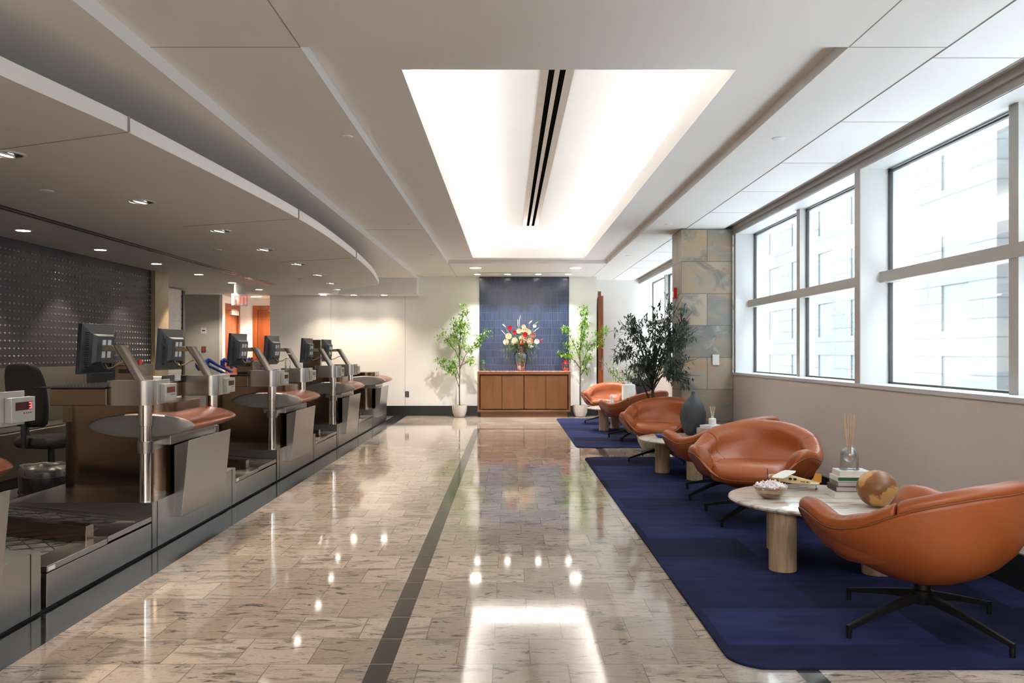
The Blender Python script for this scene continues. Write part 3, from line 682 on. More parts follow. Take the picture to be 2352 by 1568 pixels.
# ------------------------------------------------------------------ check-in counters
OX, OY = -2.60, 5.44            # counter origin: all counter shapes are written in hall coordinates of the first counter
def loc_(bm):                    # bring a mesh written in hall coordinates to the counter origin
    bmesh.ops.translate(bm, verts=bm.verts, vec=(-OX, -OY, 0)); return bm
def stadium(x0, x1, y0, y1, r, n=8): return rrect(x0, x1, y0, y1, r, n)
def lens_profile(x0, x1, zc, h, n=28, s=1.0):
    cx, hw = (x0+x1)/2, (x1-x0)/2; o = []
    for i in range(n):
        t = 2*PI*i/n; c, s_ = math.cos(t), math.sin(t)
        e = 0.95
        x = cx+hw*s*math.copysign(abs(c)**e, c)
        z = zc+h*s*math.copysign(abs(s_)**1.15, s_)
        o.append((x, z))
    return o
def counter(label, y_off, stations=True, parent_only=False):
    t = thing('check_in_counter', label, 'check-in counter', (OX, OY+y_off, 0), 0, None)
    far = 7.03
    bm = bm_(); box(bm, -3.25, -2.285, 5.39, far, 0.014, 0.313); box(bm, -2.30, -2.283, 5.465, 5.470, 0.016, 0.3135, 1); box(bm, -3.2, -2.31, 5.40, far-0.01, 0.0, 0.014, 1)
    box(bm, -2.30, -2.283, far-0.09, far-0.085, 0.016, 0.3135, 1)
    make('plinth', loc_(bm), [M_STEELP, M_BLACKBASE], t)
    bm = bm_(); prism(bm, rrect(-3.08, -2.315, 5.72, 6.46, 0.16, 8), 0.313, 0.93); make('cabinet_body', loc_(bm), M_STEELD, t, smooth=True)
    bm = bm_(); box(bm, -2.50, -2.275, 5.66, 6.50, 0.655, 0.745); make('shelf_support', loc_(bm), M_STEELP, t, bevel=0.004)
    # deflector: a wedge-shaped steel plate leaning out in front
    bm = bm_()
    pr = [(-2.29, 0.152), (-2.237, 0.152), (-2.188, 0.676), (-2.29, 0.64)]
    loft(bm, [[(x, 5.755, z) for x, z in pr], [(x, 6.62, z) for x, z in pr]]); make('front_deflector', loc_(bm), M_STEELP, t, bevel=0.003)
    # red-brown bullnose shelf with grey cast end caps
    bm = bm_(); rings = []
    for y, s in ((5.585, 0.99), (5.60, 1.0), (6.30, 1.0), (6.42, 0.985), (6.50, 0.94), (6.545, 0.86)): rings.append([(x, y, z) for x, z in lens_profile(-2.79, -2.086, 0.79, 0.080, s=s)])
    loft(bm, rings); make('bag_shelf', loc_(bm), M_COPPER, t, smooth=True)
    bm = bm_(); rings = []
    for y, s in ((5.545, 0.90), (5.55, 0.96), (5.562, 1.0), (5.586, 1.01)): rings.append([(x, y, z) for x, z in lens_profile(-2.79, -2.086, 0.79, 0.080, s=s)])
    loft(bm, rings); make('shelf_end_cap', loc_(bm), M_CAPG, t, smooth=True)
    if not stations: return t
    bm = bm_(); box(bm, -2.92, -2.56, 5.35, 6.80, 0.938, 1.046); make('desk_slab', loc_(bm), M_STEELD, t, bevel=0.004)
    bm = bm_(); box(bm, -3.02, -2.57, 5.34, 6.81, 1.047, 1.055); make('glass_top', loc_(bm), M_BLACKG, t, bevel=0.002)
    bm = bm_(); box(bm, -3.04, -2.60, 5.73, 6.45, 0.80, 0.937); make('drawer_unit', loc_(bm), M_STEELD, t, bevel=0.004)
    for py in (5.44, 6.66):
        bm = bm_(); prism(bm, rrect(-2.59, -2.29, py-0.075, py+0.105, 0.07, 8), 0.938, 1.096); h = make('head_box', loc_(bm), M_STEEL, t, smooth=True)
        bm = bm_(); lathe(bm, [(0.034, 0.313), (0.034, 0.80), (0.042, 0.803), (0.042, 0.938)], (-2.352, py, 0), 28); make('pole', loc_(bm), M_CHROME, t, smooth=True)
        bm = bm_(); lathe(bm, [(0.035, 0.625), (0.052, 0.628), (0.052, 0.70), (0.035, 0.703)], (-2.352, py, 0), 28)
        q = 0.24 if py < 6 else -0.15
        box(bm, -2.375, -2.335, min(py, py+q), max(py, py+q), 0.635, 0.69); make('pole_clamp', loc_(bm), M_STEEL, t, smooth=True)
        bm = bm_(); box(bm, -2.300, -2.286, py+0.03, py+0.235, 0.940, 1.098); box(bm, -2.286, -2.253, py+0.075, py+0.265, 0.955, 1.07)
        d = make('weight_display', loc_(bm), M_DISP, t, bevel=0.002)
        bm = bm_(); box(bm, -2.254, -2.2515, py+0.105, py+0.235, 1.010, 1.048)
        for i in range(4): box(bm, -2.254, -2.2512, py+0.17+0.018*i, py+0.176+0.018*i, 0.994, 0.999)
        make('display_window', loc_(bm), M_SCRN, d)
    return t
c0 = counter('steel check-in counter with two monitor poles, nearest of those fully in view', 0)
PD = 2.91
cm = dup(c0, (OX, OY-2.925, 0), label='check-in counter cut by the picture edge, its display reading a red 3')
dup(c0, (OX, OY+PD, 0), label='steel check-in counter in the middle of the row, under the third and fourth monitors')
dup(c0, (OX, OY+2*PD, 0), label='steel check-in counter before the low empty one, under the fifth and sixth monitors')
counter('last check-in counter of the row, low and without monitors, near the cream wall', 3*PD-0.02, stations=False)
for o in list(S.objects):
    if o.get('category') == 'check-in counter': o['group'] = 'row of check-in counters'
# the lit digit on the nearest display
bm = bm_(); letters(bm, '3', 0, 0, 0.030, 0, w=0.018, th=0.0045)
Mx = Matrix.Translation((0.3455, 6.66+0.212-OY, 1.014)) @ Matrix.Rotation(R(90), 4, 'Z')
bmesh.ops.transform(bm, matrix=Mx, verts=bm.verts)
disp = [c for c in cm.children if c.name.startswith('weight_display')][-1]
make('lit_digit', bm, M_RED, disp)
# baggage scale conveyors between the counters
def conveyor(y_off, label):
    t = thing('baggage_conveyor', label, 'baggage conveyor', (OX, 4.77+y_off, 0), 0, 'baggage conveyors between the counters')
    def lc(bm, tilt=False):
        if tilt:
            for v in bm.verts: v.co.z += max(0, -2.44-v.co.x)*0.095
        bmesh.ops.translate(bm, verts=bm.verts, vec=(-OX, -4.77, 0)); return bm
    y0, y1 = 4.16, 5.38
    bm = bm_(); box(bm, -2.315, -2.286, y0, y1, 0.014, 0.182); box(bm, -3.6, -2.32, y0+0.01, y1-0.01, 0.0, 0.17, 1); make('front_panel', lc(bm), [M_STEELP, M_BLACKBASE], t, bevel=0.002)
    for a, b, z in ((y0, 4.785, 0.219), (4.795, y1, 0.227)):
        bm = bm_(); box(bm, -2.44, -2.284, a, b, z-0.032, z); box(bm, -3.62, -2.44, a, a+0.04, z-0.03, z-0.002); box(bm, -3.62, -2.44, b-0.05, b, z-0.03, z-0.002)
        make('deck_rim', lc(bm, True), M_STEELP, t, bevel=0.002)
        bm = bm_()
        vs = [bm.verts.new(p) for p in ((-3.60, a+0.04, z-0.012), (-2.44, a+0.04, z-0.012), (-2.44, b-0.05, z-0.012), (-3.60, b-0.05, z-0.012))]; bm.faces.new(vs)
        box(bm, -3.62, -3.58, a+0.04, b-0.05, 0.15, z-0.01)
        # raised diamond ribs of the belt
        st = 0.085; wy = b-0.05-(a+0.04)
        for s in (1, -1):
            x = -3.6-wy
            while x < -2.44+wy:
                xa, ya, xb, yb = x, (a+0.04 if s > 0 else b-0.05), x+wy, (b-0.05 if s > 0 else a+0.04)
                # clip to the belt
                def at(xx): return ya+(yb-ya)*(xx-xa)/(xb-xa)
                xs_, xe_ = max(xa, -3.6), min(xb, -2.445)
                if xe_ > xs_+0.01: cyl(bm, (xs_, at(xs_), z-0.011), (xe_, at(xe_), z-0.011), 0.003, n=4, mi=1)
                x += st*1.6
        make('rubber_belt', lc(bm, True), [M_RUBBER, M_BLACKBASE], t)
    bm = bm_(); box(bm, -3.62, -2.372, 4.72, 4.805, 0.20, 0.300); make('guide_rail', lc(bm, True), M_STEELD, t, bevel=0.003)
    bm = bm_(); box(bm, -2.2845, -2.2825, y0+0.01, y0+0.07, 0.192, 0.212); make('label_tab', lc(bm), M_CERAM, t)
    return t
cv = conveyor(0, 'baggage conveyor with ribbed black belts, nearest of them')
for i, s in enumerate(('second baggage conveyor from the viewer, between the two nearer monitor counters', 'third baggage conveyor, below the pole of the fifth monitor', 'baggage conveyor in front of the last low counter')):
    dup(cv, (OX, 4.77+PD*(i+1)-0.03, 0), label=s)
bm = bm_(); box(bm, -4.96, -4.62, 2.0, 11.6, 0.10, 0.52); box(bm, -4.93, -4.66, 2.0, 11.6, 0.521, 0.535, 1); box(bm, -4.93, -4.66, 2.1, 11.5, 0, 0.10, 1)
tag(make('collector_belt', bm, [M_WAIN, M_DARKFL], bevel=0.005), 'long steel cased collector belt running below the studded wall', 'conveyor')

# monitors on slanted steel arms
def monitor():
    t = thing('monitor', '', 'monitor', (-2.45, 5.44, 1.096), 0, 'monitors on slanted arms')
    def lc(bm): bmesh.ops.translate(bm, verts=bm.verts, vec=(2.45, -5.44, -1.096)); return bm
    bm = bm_()
    a = Vector((-2.385, 5.455, 1.097)); b = Vector((-2.525, 5.455, 1.325))
    sec = rrect(-0.034, 0.034, -0.032, 0.032, 0.014, 3)
    loft(bm, [[(p.x+u, p.y+v, p.z) for u, v in sec] for p in (a, b)]); make('slanted_arm', lc(bm), M_STEEL, t, smooth=True)
    bm = bm_(); box(bm, -2.665, -2.52, 5.51, 5.545, 1.285, 1.325); cyl(bm, (-2.60, 5.50, 1.305), (-2.60, 5.555, 1.305), 0.018, n=16); box(bm, -2.545, -2.50, 5.475, 5.53, 1.285, 1.325); make('bracket', lc(bm), M_WAIN, t, bevel=0.002)
    Mr = Matrix.Translation((-2.735, 5.60, 1.300)) @ Matrix.Rotation(R(-6), 4, 'Z') @ Matrix.Rotation(R(4), 4, 'Y')
    bm = bm_(); box(bm, -0.028, 0.0, -0.19, 0.19, -0.165, 0.165, 0, Mr)
    rings = [[tuple(Mr @ Vector((x, y, z))) for y, z in rrect(-hy, hy, zc-hz, zc+hz, 0.01, 2)] for x, hy, hz, zc in ((0.0, 0.185, 0.160, 0), (0.032, 0.115, 0.10, 0.0), (0.055, 0.098, 0.088, 0.0))]
    loft(bm, rings)
    sc = make('screen_housing', lc(bm), M_MONI, t, bevel=0.002)
    bm = bm_()
    for i in range(17):
        z = -0.12+0.014*i; w_ = 0.03+0.0
        for s in (-1, 1):
            box(bm, 0.012, 0.0215, s*0.145-0.022, s*0.145+0.022, z, z+0.005, 0, Mr)
    make('vent_slots', lc(bm), M_BLACKG, sc)
    bm = bm_(); box(bm, -0.0295, -0.028, -0.172, 0.172, -0.135, 0.150, 0, Mr); make('screen', lc(bm), M_BLACKG, sc)
    bm = bm_()
    for y in (-0.048, 0.012):
        for z in (-0.055, 0.022): box(bm, 0.055, 0.060, y, y+0.038, z, z+0.042, 0, Mr)
    make('mount_plate', lc(bm), M_PLATE, t)
    bm = bm_(); c = [(-2.69, 5.60, 1.20), (-2.66, 5.58, 1.17), (-2.60, 5.54, 1.18), (-2.55, 5.50, 1.205), (-2.49, 5.47, 1.22)]
    tube(bm, c, 0.006, 6); make('cable', lc(bm), M_CABT, t, smooth='all')
    bm = bm_(); tube(bm, [(-2.69, 5.54, 1.215), (-2.665, 5.53, 1.175), (-2.66, 5.58, 1.16), (-2.68, 5.66, 1.17), (-2.69, 5.68, 1.20)], 0.007, 6); make('loose_cable', lc(bm), M_CABLE, t, smooth='all')
    return t
m0 = monitor(); LB = ['black monitor seen from the back, nearest and largest of the six', 'black monitor on the second slanted arm from the viewer, left of the grey wall',
    'black monitor standing before the side door of cherry wood', 'black monitor standing before the far cherry door', 'black monitor standing before the plain cream wall, beside the sanitizer bottle', 'farthest monitor, standing before a tall steel kiosk panel']
for i in range(6):
    loc = (-2.45, 5.44+PD*(i//2)+1.22*(i % 2), 1.096)
    if i == 0: m0['label'] = LB[0]
    else: dup(m0, loc, label=LB[i])
# desk equipment
def printer(x, y, label, z=1.0555):
    t = thing('ticket_printer', label, 'printer', (x, y, z), R(-4), 'printers on the counters')
    bm = bm_(); box(bm, -0.09, 0.09, -0.11, 0.11, 0, 0.13); make('case', bm, M_STEELD, t, bevel=0.006)
    bm = bm_(); box(bm, -0.06, 0.06, -0.113, -0.109, 0.07, 0.10); make('paper_slot', bm, M_BLACKG, t)
    bm = bm_(); lathe(bm, [(0.014, 0.13), (0.014, 0.150), (0.020, 0.150), (0.018, 0.166)], (0.04, 0, 0), 14); make('knob', bm, M_REDM, t, smooth=True)
    return t
p0 = printer(-2.76, 6.20, 'steel ticket printer with a red knob on the nearest full counter')
dup(p0, (-2.78, 9.0, 1.0555), label='steel ticket printer with a red knob on the middle counter')
t = thing('ticket_kiosk', 'tall bronze steel panel standing behind the farthest monitor', 'kiosk', (-2.86, 12.25, 1.0555))
bm = bm_(); box(bm, -0.13, 0.13, -0.04, 0.04, 0, 0.40); make('case', bm, M_STEELD, t, bevel=0.004)
bm = bm_(); box(bm, -0.09, 0.09, -0.043, -0.04, 0.10, 0.13); make('card_slot', bm, M_BLACKG, t)
t = thing('sanitizer_bottle', 'clear hand sanitizer pump bottle on the middle counter', 'bottle', (k(-2.62), 9.45, 1.0555))
bm = bm_(); lathe(bm, [(0.028, 0), (0.030, 0.01), (0.030, 0.12), (0.012, 0.145), (0.012, 0.155)], n=20); make('bottle', bm, M_GLASS, t, smooth=True)
bm = bm_(); lathe(bm, [(0.013, 0.155), (0.013, 0.170), (0.004, 0.172), (0.004, 0.200), (0.010, 0.201), (0.010, 0.208)], n=14); box(bm, 0, 0.035, -0.005, 0.005, 0.199, 0.207); make('pump', bm, M_CERAM, t, smooth=True)
bm = bm_(); lathe(bm, [(0.026, 0.004), (0.026, 0.07)], n=18); make('gel', bm, M_GLASS, t, smooth=True)
t = thing('document_tray', 'white paper pile in a tray on the second half of the nearest full counter', 'tray', (-2.80, 6.62, 1.0555), R(5))
bm = bm_(); box(bm, -0.12, 0.12, -0.15, 0.15, 0, 0.006); box(bm, -0.12, -0.114, -0.15, 0.15, 0.006, 0.04); box(bm, 0.114, 0.12, -0.15, 0.15, 0.006, 0.04); make('tray', bm, M_BLACK, t)
bm = bm_(); box(bm, -0.105, 0.105, -0.14, 0.14, 0.007, 0.03); make('paper', bm, M_CERAM, t)

def office_chair(x, y, rz, label):
    t = thing('office_chair', label, 'office chair', (x, y, 0), rz, 'black office chairs behind the counters')
    bm = bm_(); rings = []
    for z, w_, yy in ((0.62, 0.17, 0.20), (0.68, 0.21, 0.215), (0.85, 0.235, 0.235), (1.02, 0.23, 0.26), (1.13, 0.20, 0.285), (1.19, 0.13, 0.30)):
        rings.append([(a, b+yy, z) for a, b in rrect(-w_, w_, -0.035, 0.035, 0.03, 3)])
    loft(bm, rings); make('backrest', bm, M_FABB, t, smooth='all', sub=1)
    bm = bm_(); loft(bm, [[(a, b, z) for a, b in rrect(-0.25*s, 0.25*s, -0.26*s, 0.22*s, 0.09, 4)] for z, s in ((0.44, 0.92), (0.46, 1), (0.50, 1), (0.53, 0.92))]); make('seat', bm, M_FABB, t, smooth='all')
    bm = bm_(); tube(bm, [(0, 0.15, 0.45), (0, 0.27, 0.46), (0, 0.275, 0.60), (0, 0.25, 0.80)], 0.022); make('back_post', bm, M_BLACK, t, smooth=True)
    for s in (-1, 1):
        bm = bm_(); tube(bm, [(s*0.20, 0.0, 0.45), (s*0.29, 0.0, 0.46), (s*0.30, 0.0, 0.68)], 0.014); box(bm, s*0.30-0.04, s*0.30+0.04, -0.16, 0.10, 0.68, 0.71); make('armrest', bm, M_BLACK, t, smooth=True)
    bm = bm_(); cyl(bm, (0, 0, 0.09), (0, 0, 0.45), 0.027, n=14); make('gas_column', bm, M_BLACK, t, smooth=True)
    for i in range(5):
        a = 2*PI*i/5+0.3; c, s = math.cos(a), math.sin(a)
        bm = bm_(); tube(bm, [(c*0.02, s*0.02, 0.11), (c*0.28, s*0.28, 0.075)], [0.022, 0.014]); cyl(bm, (c*0.28-s*0.02, s*0.28+c*0.02, 0.028), (c*0.28+s*0.02, s*0.28-c*0.02, 0.028), 0.028, n=14); make('base_leg', bm, M_BLACK, t, smooth=True)
    return t
oc = office_chair(-4.08, 7.50, R(158), 'black fabric office chair turned sideways, alone before the steel wainscot')
for x, y, rz, lb in ((-4.0, 8.75, R(70), 'black office chair half hidden by the nearest monitor'), (-4.15, 10.1, R(100), 'black office chair behind the second monitor, only its curved top showing')):
    dup(oc, (x, y, 0), rz, lb)
t = thing('waste_bin', 'small dark waste bin lined with a clear plastic bag behind the nearest belt', 'waste bin', (-3.56, 6.45, 0))
bm = bm_(); lathe(bm, [(0.12, 0), (0.15, 0.33), (0.155, 0.33), (0.13, 0.33), (0.11, 0.02)], n=24, caps=False); make('bin', bm, M_BLACK, t, smooth=True)
M_BAG = glassmat('plastic_bag', (0.80, 0.78, 0.74), 0.07, 0.35)
bm = bm_(); rnd = random.Random(5); rings = []
for z, r in ((0.20, 0.158), (0.27, 0.172), (0.36, 0.178), (0.42, 0.165), (0.40, 0.14), (0.30, 0.12)):
    rings.append([((r+rnd.uniform(-.012, .012))*math.cos(2*PI*i/22), (r+rnd.uniform(-.012, .012))*math.sin(2*PI*i/22), z+rnd.uniform(-.008, .008)) for i in range(22)])
loft(bm, rings, caps=False); make('bag', bm, M_BAG, t, smooth='all')
# luggage carts parked behind the counters
def cart(x, y, label):
    t = thing('luggage_cart', label, 'luggage cart', (x, y, 0), R(95), 'luggage carts with blue handles')
    for s in (-1, 1):
        bm = bm_(); tube(bm, [(s*0.24, 0.25, 0.12), (s*0.24, 0.0, 0.12), (s*0.22, -0.10, 0.95)], 0.013); make('side_post', bm, M_CHROME, t, smooth=True)
    bm = bm_(); tube(bm, [(-0.24, -0.02, 1.00), (-0.22, -0.10, 0.95), (-0.10, -0.22, 0.98), (0.10, -0.22, 0.98), (0.22, -0.10, 0.95), (0.24, -0.02, 1.00)], 0.022); [(tube(bm, [(s*0.24, 0.27, 1.02), (s*0.24, 0.30, 1.08), (s*0.24, 0.30, 1.14), (s*0.24, 0.26, 1.18)], [0.022, 0.034, 0.040, 0.022]), tube(bm, [(s*0.24, 0.27, 1.16), (s*0.24, 0.14, 1.08), (s*0.24, -0.02, 1.00)], [0.026, 0.018, 0.018])) for s in (-1, 1)]; make('handle', bm, M_BLUEP, t, smooth=True)
    bm = bm_(); box(bm, -0.25, 0.25, -0.05, 0.48, 0.10, 0.13); make('platform', bm, M_STEEL, t, bevel=0.005)
    for px_, py_ in ((-0.2, 0.0), (0.2, 0.0), (0, 0.42)):
        bm = bm_(); cyl(bm, (px_-0.02, py_, 0.05), (px_+0.02, py_, 0.05), 0.05, n=18); make('wheel', bm, M_BLACK, t, smooth=True)
    return t
ct = cart(-4.10, 12.1, 'luggage cart with a blue handle, nearest of the parked carts')
dup(ct, (-4.02, 12.9, 0), label='luggage cart with a blue handle, in the middle of the parked carts')
dup(ct, (-4.0, 13.7, 0), label='luggage cart with a blue handle, farthest of the parked carts')

# ------------------------------------------------------------------ rugs
def rug(x0, x1, y0, y1, label, ang=0):
    bm = bm_(); prism(bm, rrect(x0, x1, y0, y1, 0.16, 10), 0.0, 0.012)
    return tag(make('rug', bm, M_RUG, bevel=0.004), label, 'rug', 'blue rugs')
rug(0.91, 2.722, 3.38, 10.16, 'large deep blue patchwork rug under the two nearer seating groups')
rug(0.91, 2.722, 11.2, 16.1, 'smaller deep blue rug under the farthest seating group')
RZ = 0.012
# ------------------------------------------------------------------ lounge chairs
FRONT = [(0, 0.452, 0.345), (20, 0.470, 0.352), (31, 0.50, 0.40), (42, 0.540, 0.505), (55, 0.528, 0.520), (75, 0.495, 0.480), (95, 0.480, 0.508), (120, 0.470, 0.600), (150, 0.462, 0.660), (180, 0.458, 0.680)]
def rimf(phi):
    a = abs((phi+180) % 360-180); r, h = smooth_tab(FRONT, a); return r, h
def pol(r, phi, z):              # phi 0 = front (-y), positive towards +x
    a = R(phi); return (r*math.sin(a), -r*math.cos(a), z)
ZB0 = 0.205
def lounge_chair():
    t = thing('lounge_chair', '', 'lounge chair', (0, 0, RZ), 0, 'tan leather swivel lounge chairs')
    # outer shell
    bm = bm_(); rings = []; N = 72
    for s in [0.0, 0.08, 0.18, 0.3, 0.42, 0.55, 0.68, 0.8, 0.9, 0.97, 1.0]:
        ring = []
        for i in range(N):
            phi = -180+360*i/N; Rr, H = rimf(phi)
            back = min(1, max(0, (abs(phi)-40)/90))
            p = 1.25+0.75*back; q = 1.12+0.55*back
            r = 0.03+(Rr-0.03)*(1-(1-s)**p); z = ZB0+(H-ZB0)*(s**q)
            ring.append(pol(r, phi, z))
        rings.append(ring)
    for s_, d in ((0.02, 0.004), (0.05, -0.03)):
        ring = []
        for i in range(N):
            phi = -180+360*i/N; Rr, H = rimf(phi); ring.append(pol(Rr-s_, phi, H+d))
        rings.append(ring)
    loft(bm, rings, caps=False); v = bm.verts.new((0, 0, ZB0-0.004))
    bm.verts.ensure_lookup_table(); b0 = list(bm.verts)[:N]
    for i in range(N): bm.faces.new((b0[(i+1) % N], b0[i], v))
    sh = make('shell', bm, M_LEATHER, t, smooth='all')
    bm = bm_(); pts = [pol(rimf(-180+5*i)[0]+0.001, -180+5*i, rimf(-180+5*i)[1]+0.001) for i in range(72)]
    tube(bm, pts+[pts[0]], 0.0042, 6); make('piping', bm, M_SEWN, sh, smooth='all')
    # padding: swept section from the rim over the crest to the seat
    def section(phi, sc, wr):
        Rr, H = rimf(phi); a = abs((phi+180) % 360-180)
        back = min(1, max(0, (a-100)/35)); back = back*back*(3-2*back)
        arm = 1-back
        ri = (0.262*arm+0.235*back); zs = 0.385
        crest = 0.062*arm+0.050*back
        P = [(Rr-0.004, H-0.002), (Rr+0.004, H+0.022), (Rr-0.012, H+crest*0.85), (Rr-0.045, H+crest), (Rr-0.098, H+crest*0.66),
             (Rr-0.142, H-0.005), (Rr*0.42+ri*0.58+0.01, H*0.42+zs*0.58+0.005), (ri+0.012, zs+0.06), (ri-0.006, zs), (ri+0.03, zs-0.07), (Rr*0.6+ri*0.4, (H+zs)/2-0.13 if a > 60 else zs-0.05), (Rr-0.03, H-0.06)]
        if wr:
            for q, am in ((3, 0.6), (4, 1), (5, 1), (6, 0.9), (7, 0.4)):
                P[q] = (P[q][0]+wr*am, P[q][1]+wr*am*0.5)
        cx = Rr-0.085; cz = H-0.045
        return [pol(cx+(x-cx)*sc, phi+0, cz+(z-cz)*sc) for x, z in P]
    def pad(name, p0, p1, tip0, tip1, parent):
        bm = bm_(); rings = []; n = max(8, int(abs(p1-p0)/0.8)); L = abs(p1-p0)
        for i in range(n+1):
            ph = p0+(p1-p0)*i/n; sc = 1.0
            d0, d1 = abs(ph-p0), abs(ph-p1)
            if tip0 and d0 < 9: sc = max(0.12, math.sqrt(max(0, 1-(1-d0/9)**2)))
            elif not tip0 and d0 < 2.4: sc = 0.94+0.06*math.sqrt(max(0, 1-(1-d0/2.4)**2))
            if tip1 and d1 < 11: sc = max(0.08, math.sqrt(max(0, 1-(1-d1/11)**2)))
            elif not tip1 and d1 < 2.4: sc = 0.94+0.06*math.sqrt(max(0, 1-(1-d1/2.4)**2))
            a = abs(ph); e = max(0, 1-abs(a-84)/28)
            wr = -0.0050*e*(math.sin(a*1.35)+0.7*math.sin(a*0.83+1.0)) if name == 'armrest' else 0
            rings.append(section(ph, sc, wr))
        loft(bm, rings)
        return make(name, bm, M_LEATHER, parent, smooth='all', sub=1)
    pad('armrest', 36, 113, True, False, t); pad('armrest', -36, -113, True, False, t)
    pad('backrest', 113.4, 246.6, False, False, t)
    # seat cushion
    bm = bm_(); rings = []; N = 60
    def plan(phi):
        a = abs(phi); return lerp([(0, 0.462), (22, 0.470), (33, 0.462), (45, 0.40), (70, 0.33), (110, 0.29), (180, 0.27)], a)[0]
    prof = [(0.02, 0.312), (0.60, 0.308), (0.90, 0.318), (0.972, 0.336), (1.0, 0.364), (0.985, 0.392), (0.93, 0.425), (0.80, 0.443), (0.55, 0.440), (0.25, 0.430), (0.02, 0.428)]
    for s, z in prof:
        rings.append([pol(plan(-180+360*i/N)*s, -180+360*i/N, z+(0.012*math.cos(R(-180+360*i/N)) if z > 0.36 else 0) - (0.0 if z > 0.36 else 0)) for i in range(N)])
    loft(bm, rings); make('seat_cushion', bm, M_LEATHER, t, smooth='all')
    # swivel base
    bm = bm_(); lathe(bm, [(0.042, 0.105), (0.048, 0.115), (0.048, 0.165), (0.036, 0.17), (0.036, ZB0+0.01)], n=24); make('hub', bm, M_LEGM, t, smooth=True)
    for i in range(4):
        a = R(45+90*i); c, s = math.cos(a), math.sin(a)
        bm = bm_(); rings = []
        for d, z, hw, hh in ((0.03, 0.140, 0.020, 0.022), (0.20, 0.108, 0.016, 0.015), (0.435, 0.052, 0.012, 0.010), (0.455, 0.048, 0.012, 0.010)):
            rings.append([(c*d-s*u, s*d+c*u, z+w_) for u, w_ in ((-hw, -hh), (hw, -hh), (hw*0.7, hh), (-hw*0.7, hh))])
        loft(bm, rings); lg = make('leg', bm, M_LEGM, t, bevel=0.002)
        bm = bm_(); cyl(bm, (c*0.445, s*0.445, 0), (c*0.445, s*0.445, 0.045), 0.012, n=12); make('foot', bm, M_LEGM, lg)
    return t
lc0 = lounge_chair()
CH = [((1.92, 3.90), 118, 'tan leather lounge chair nearest the viewer, seen from behind at the picture edge'),
      ((1.875, 6.38), 245, 'tan leather lounge chair facing the viewer behind the table with the toy airplane'),
      ((1.91, 7.42), 127, 'tan leather lounge chair seen from behind, before the table with the charcoal vase'),
      ((1.80, 9.84), 249, 'tan leather lounge chair behind the table with the charcoal vase, by the slate column'),
      ((1.86, 12.25), 134, 'tan leather lounge chair seen from behind, next to the olive tree trunk'),
      ((1.80, 15.0), 250, 'farthest tan leather lounge chair, on the small rug beside the potted tree')]
for i, ((x, y), a, lb) in enumerate(CH):
    rz = R(a+90)
    if i == 0: lc0.location = (x, y, RZ); lc0.rotation_euler = (0, 0, rz); lc0['label'] = lb
    t = lc0 if i == 0 else dup(lc0, (x, y, RZ), rz, lb)
    for ch in t.children:                                        # the base swivels on its own
        if ch.name.startswith('leg'): ch.rotation_euler = (0, 0, R((23, 222, 215, 202, 235, 190)[i]-a-90-45))

# ------------------------------------------------------------------ coffee tables
TZ = 0.383
def table():
    t = thing('coffee_table', '', 'coffee table', (0, 0, RZ), 0, 'round marble coffee tables')
    bm = bm_(); z = TZ-RZ; lathe(bm, [(0.50, z-0.030), (0.535, z-0.024), (0.545, z-0.012), (0.541, z-0.003), (0.53, z)], n=72)
    make('tabletop', bm, M_MARBLE, t, smooth=True)
    for x, y in ((-0.32, -0.29), (0.19, -0.37), (-0.17, 0.24), (0.30, 0.16)):
        bm = bm_(); lathe(bm, [(0.074, 0), (0.078, 0.004), (0.078, z-0.031)], n=32); make('leg', bm, M_OAK, t, smooth=True, loc=(x, y, 0))
    return t
t0 = table(); T = [((1.915, 5.18), 0), ((1.905, 8.77), R(40)), ((1.82, 13.62), R(70))]
LBT = ['round beige marble coffee table with the candy bowl and toy airplane', 'round marble coffee table holding the charcoal vase', 'round marble coffee table holding the white pyramid and tall white vase']
for i, ((x, y), a) in enumerate(T):
    if i == 0: t0.location = (x, y, RZ); t0['label'] = LBT[0]
    else: dup(t0, (x, y, RZ), a, LBT[i])
TT = TZ+0.0005
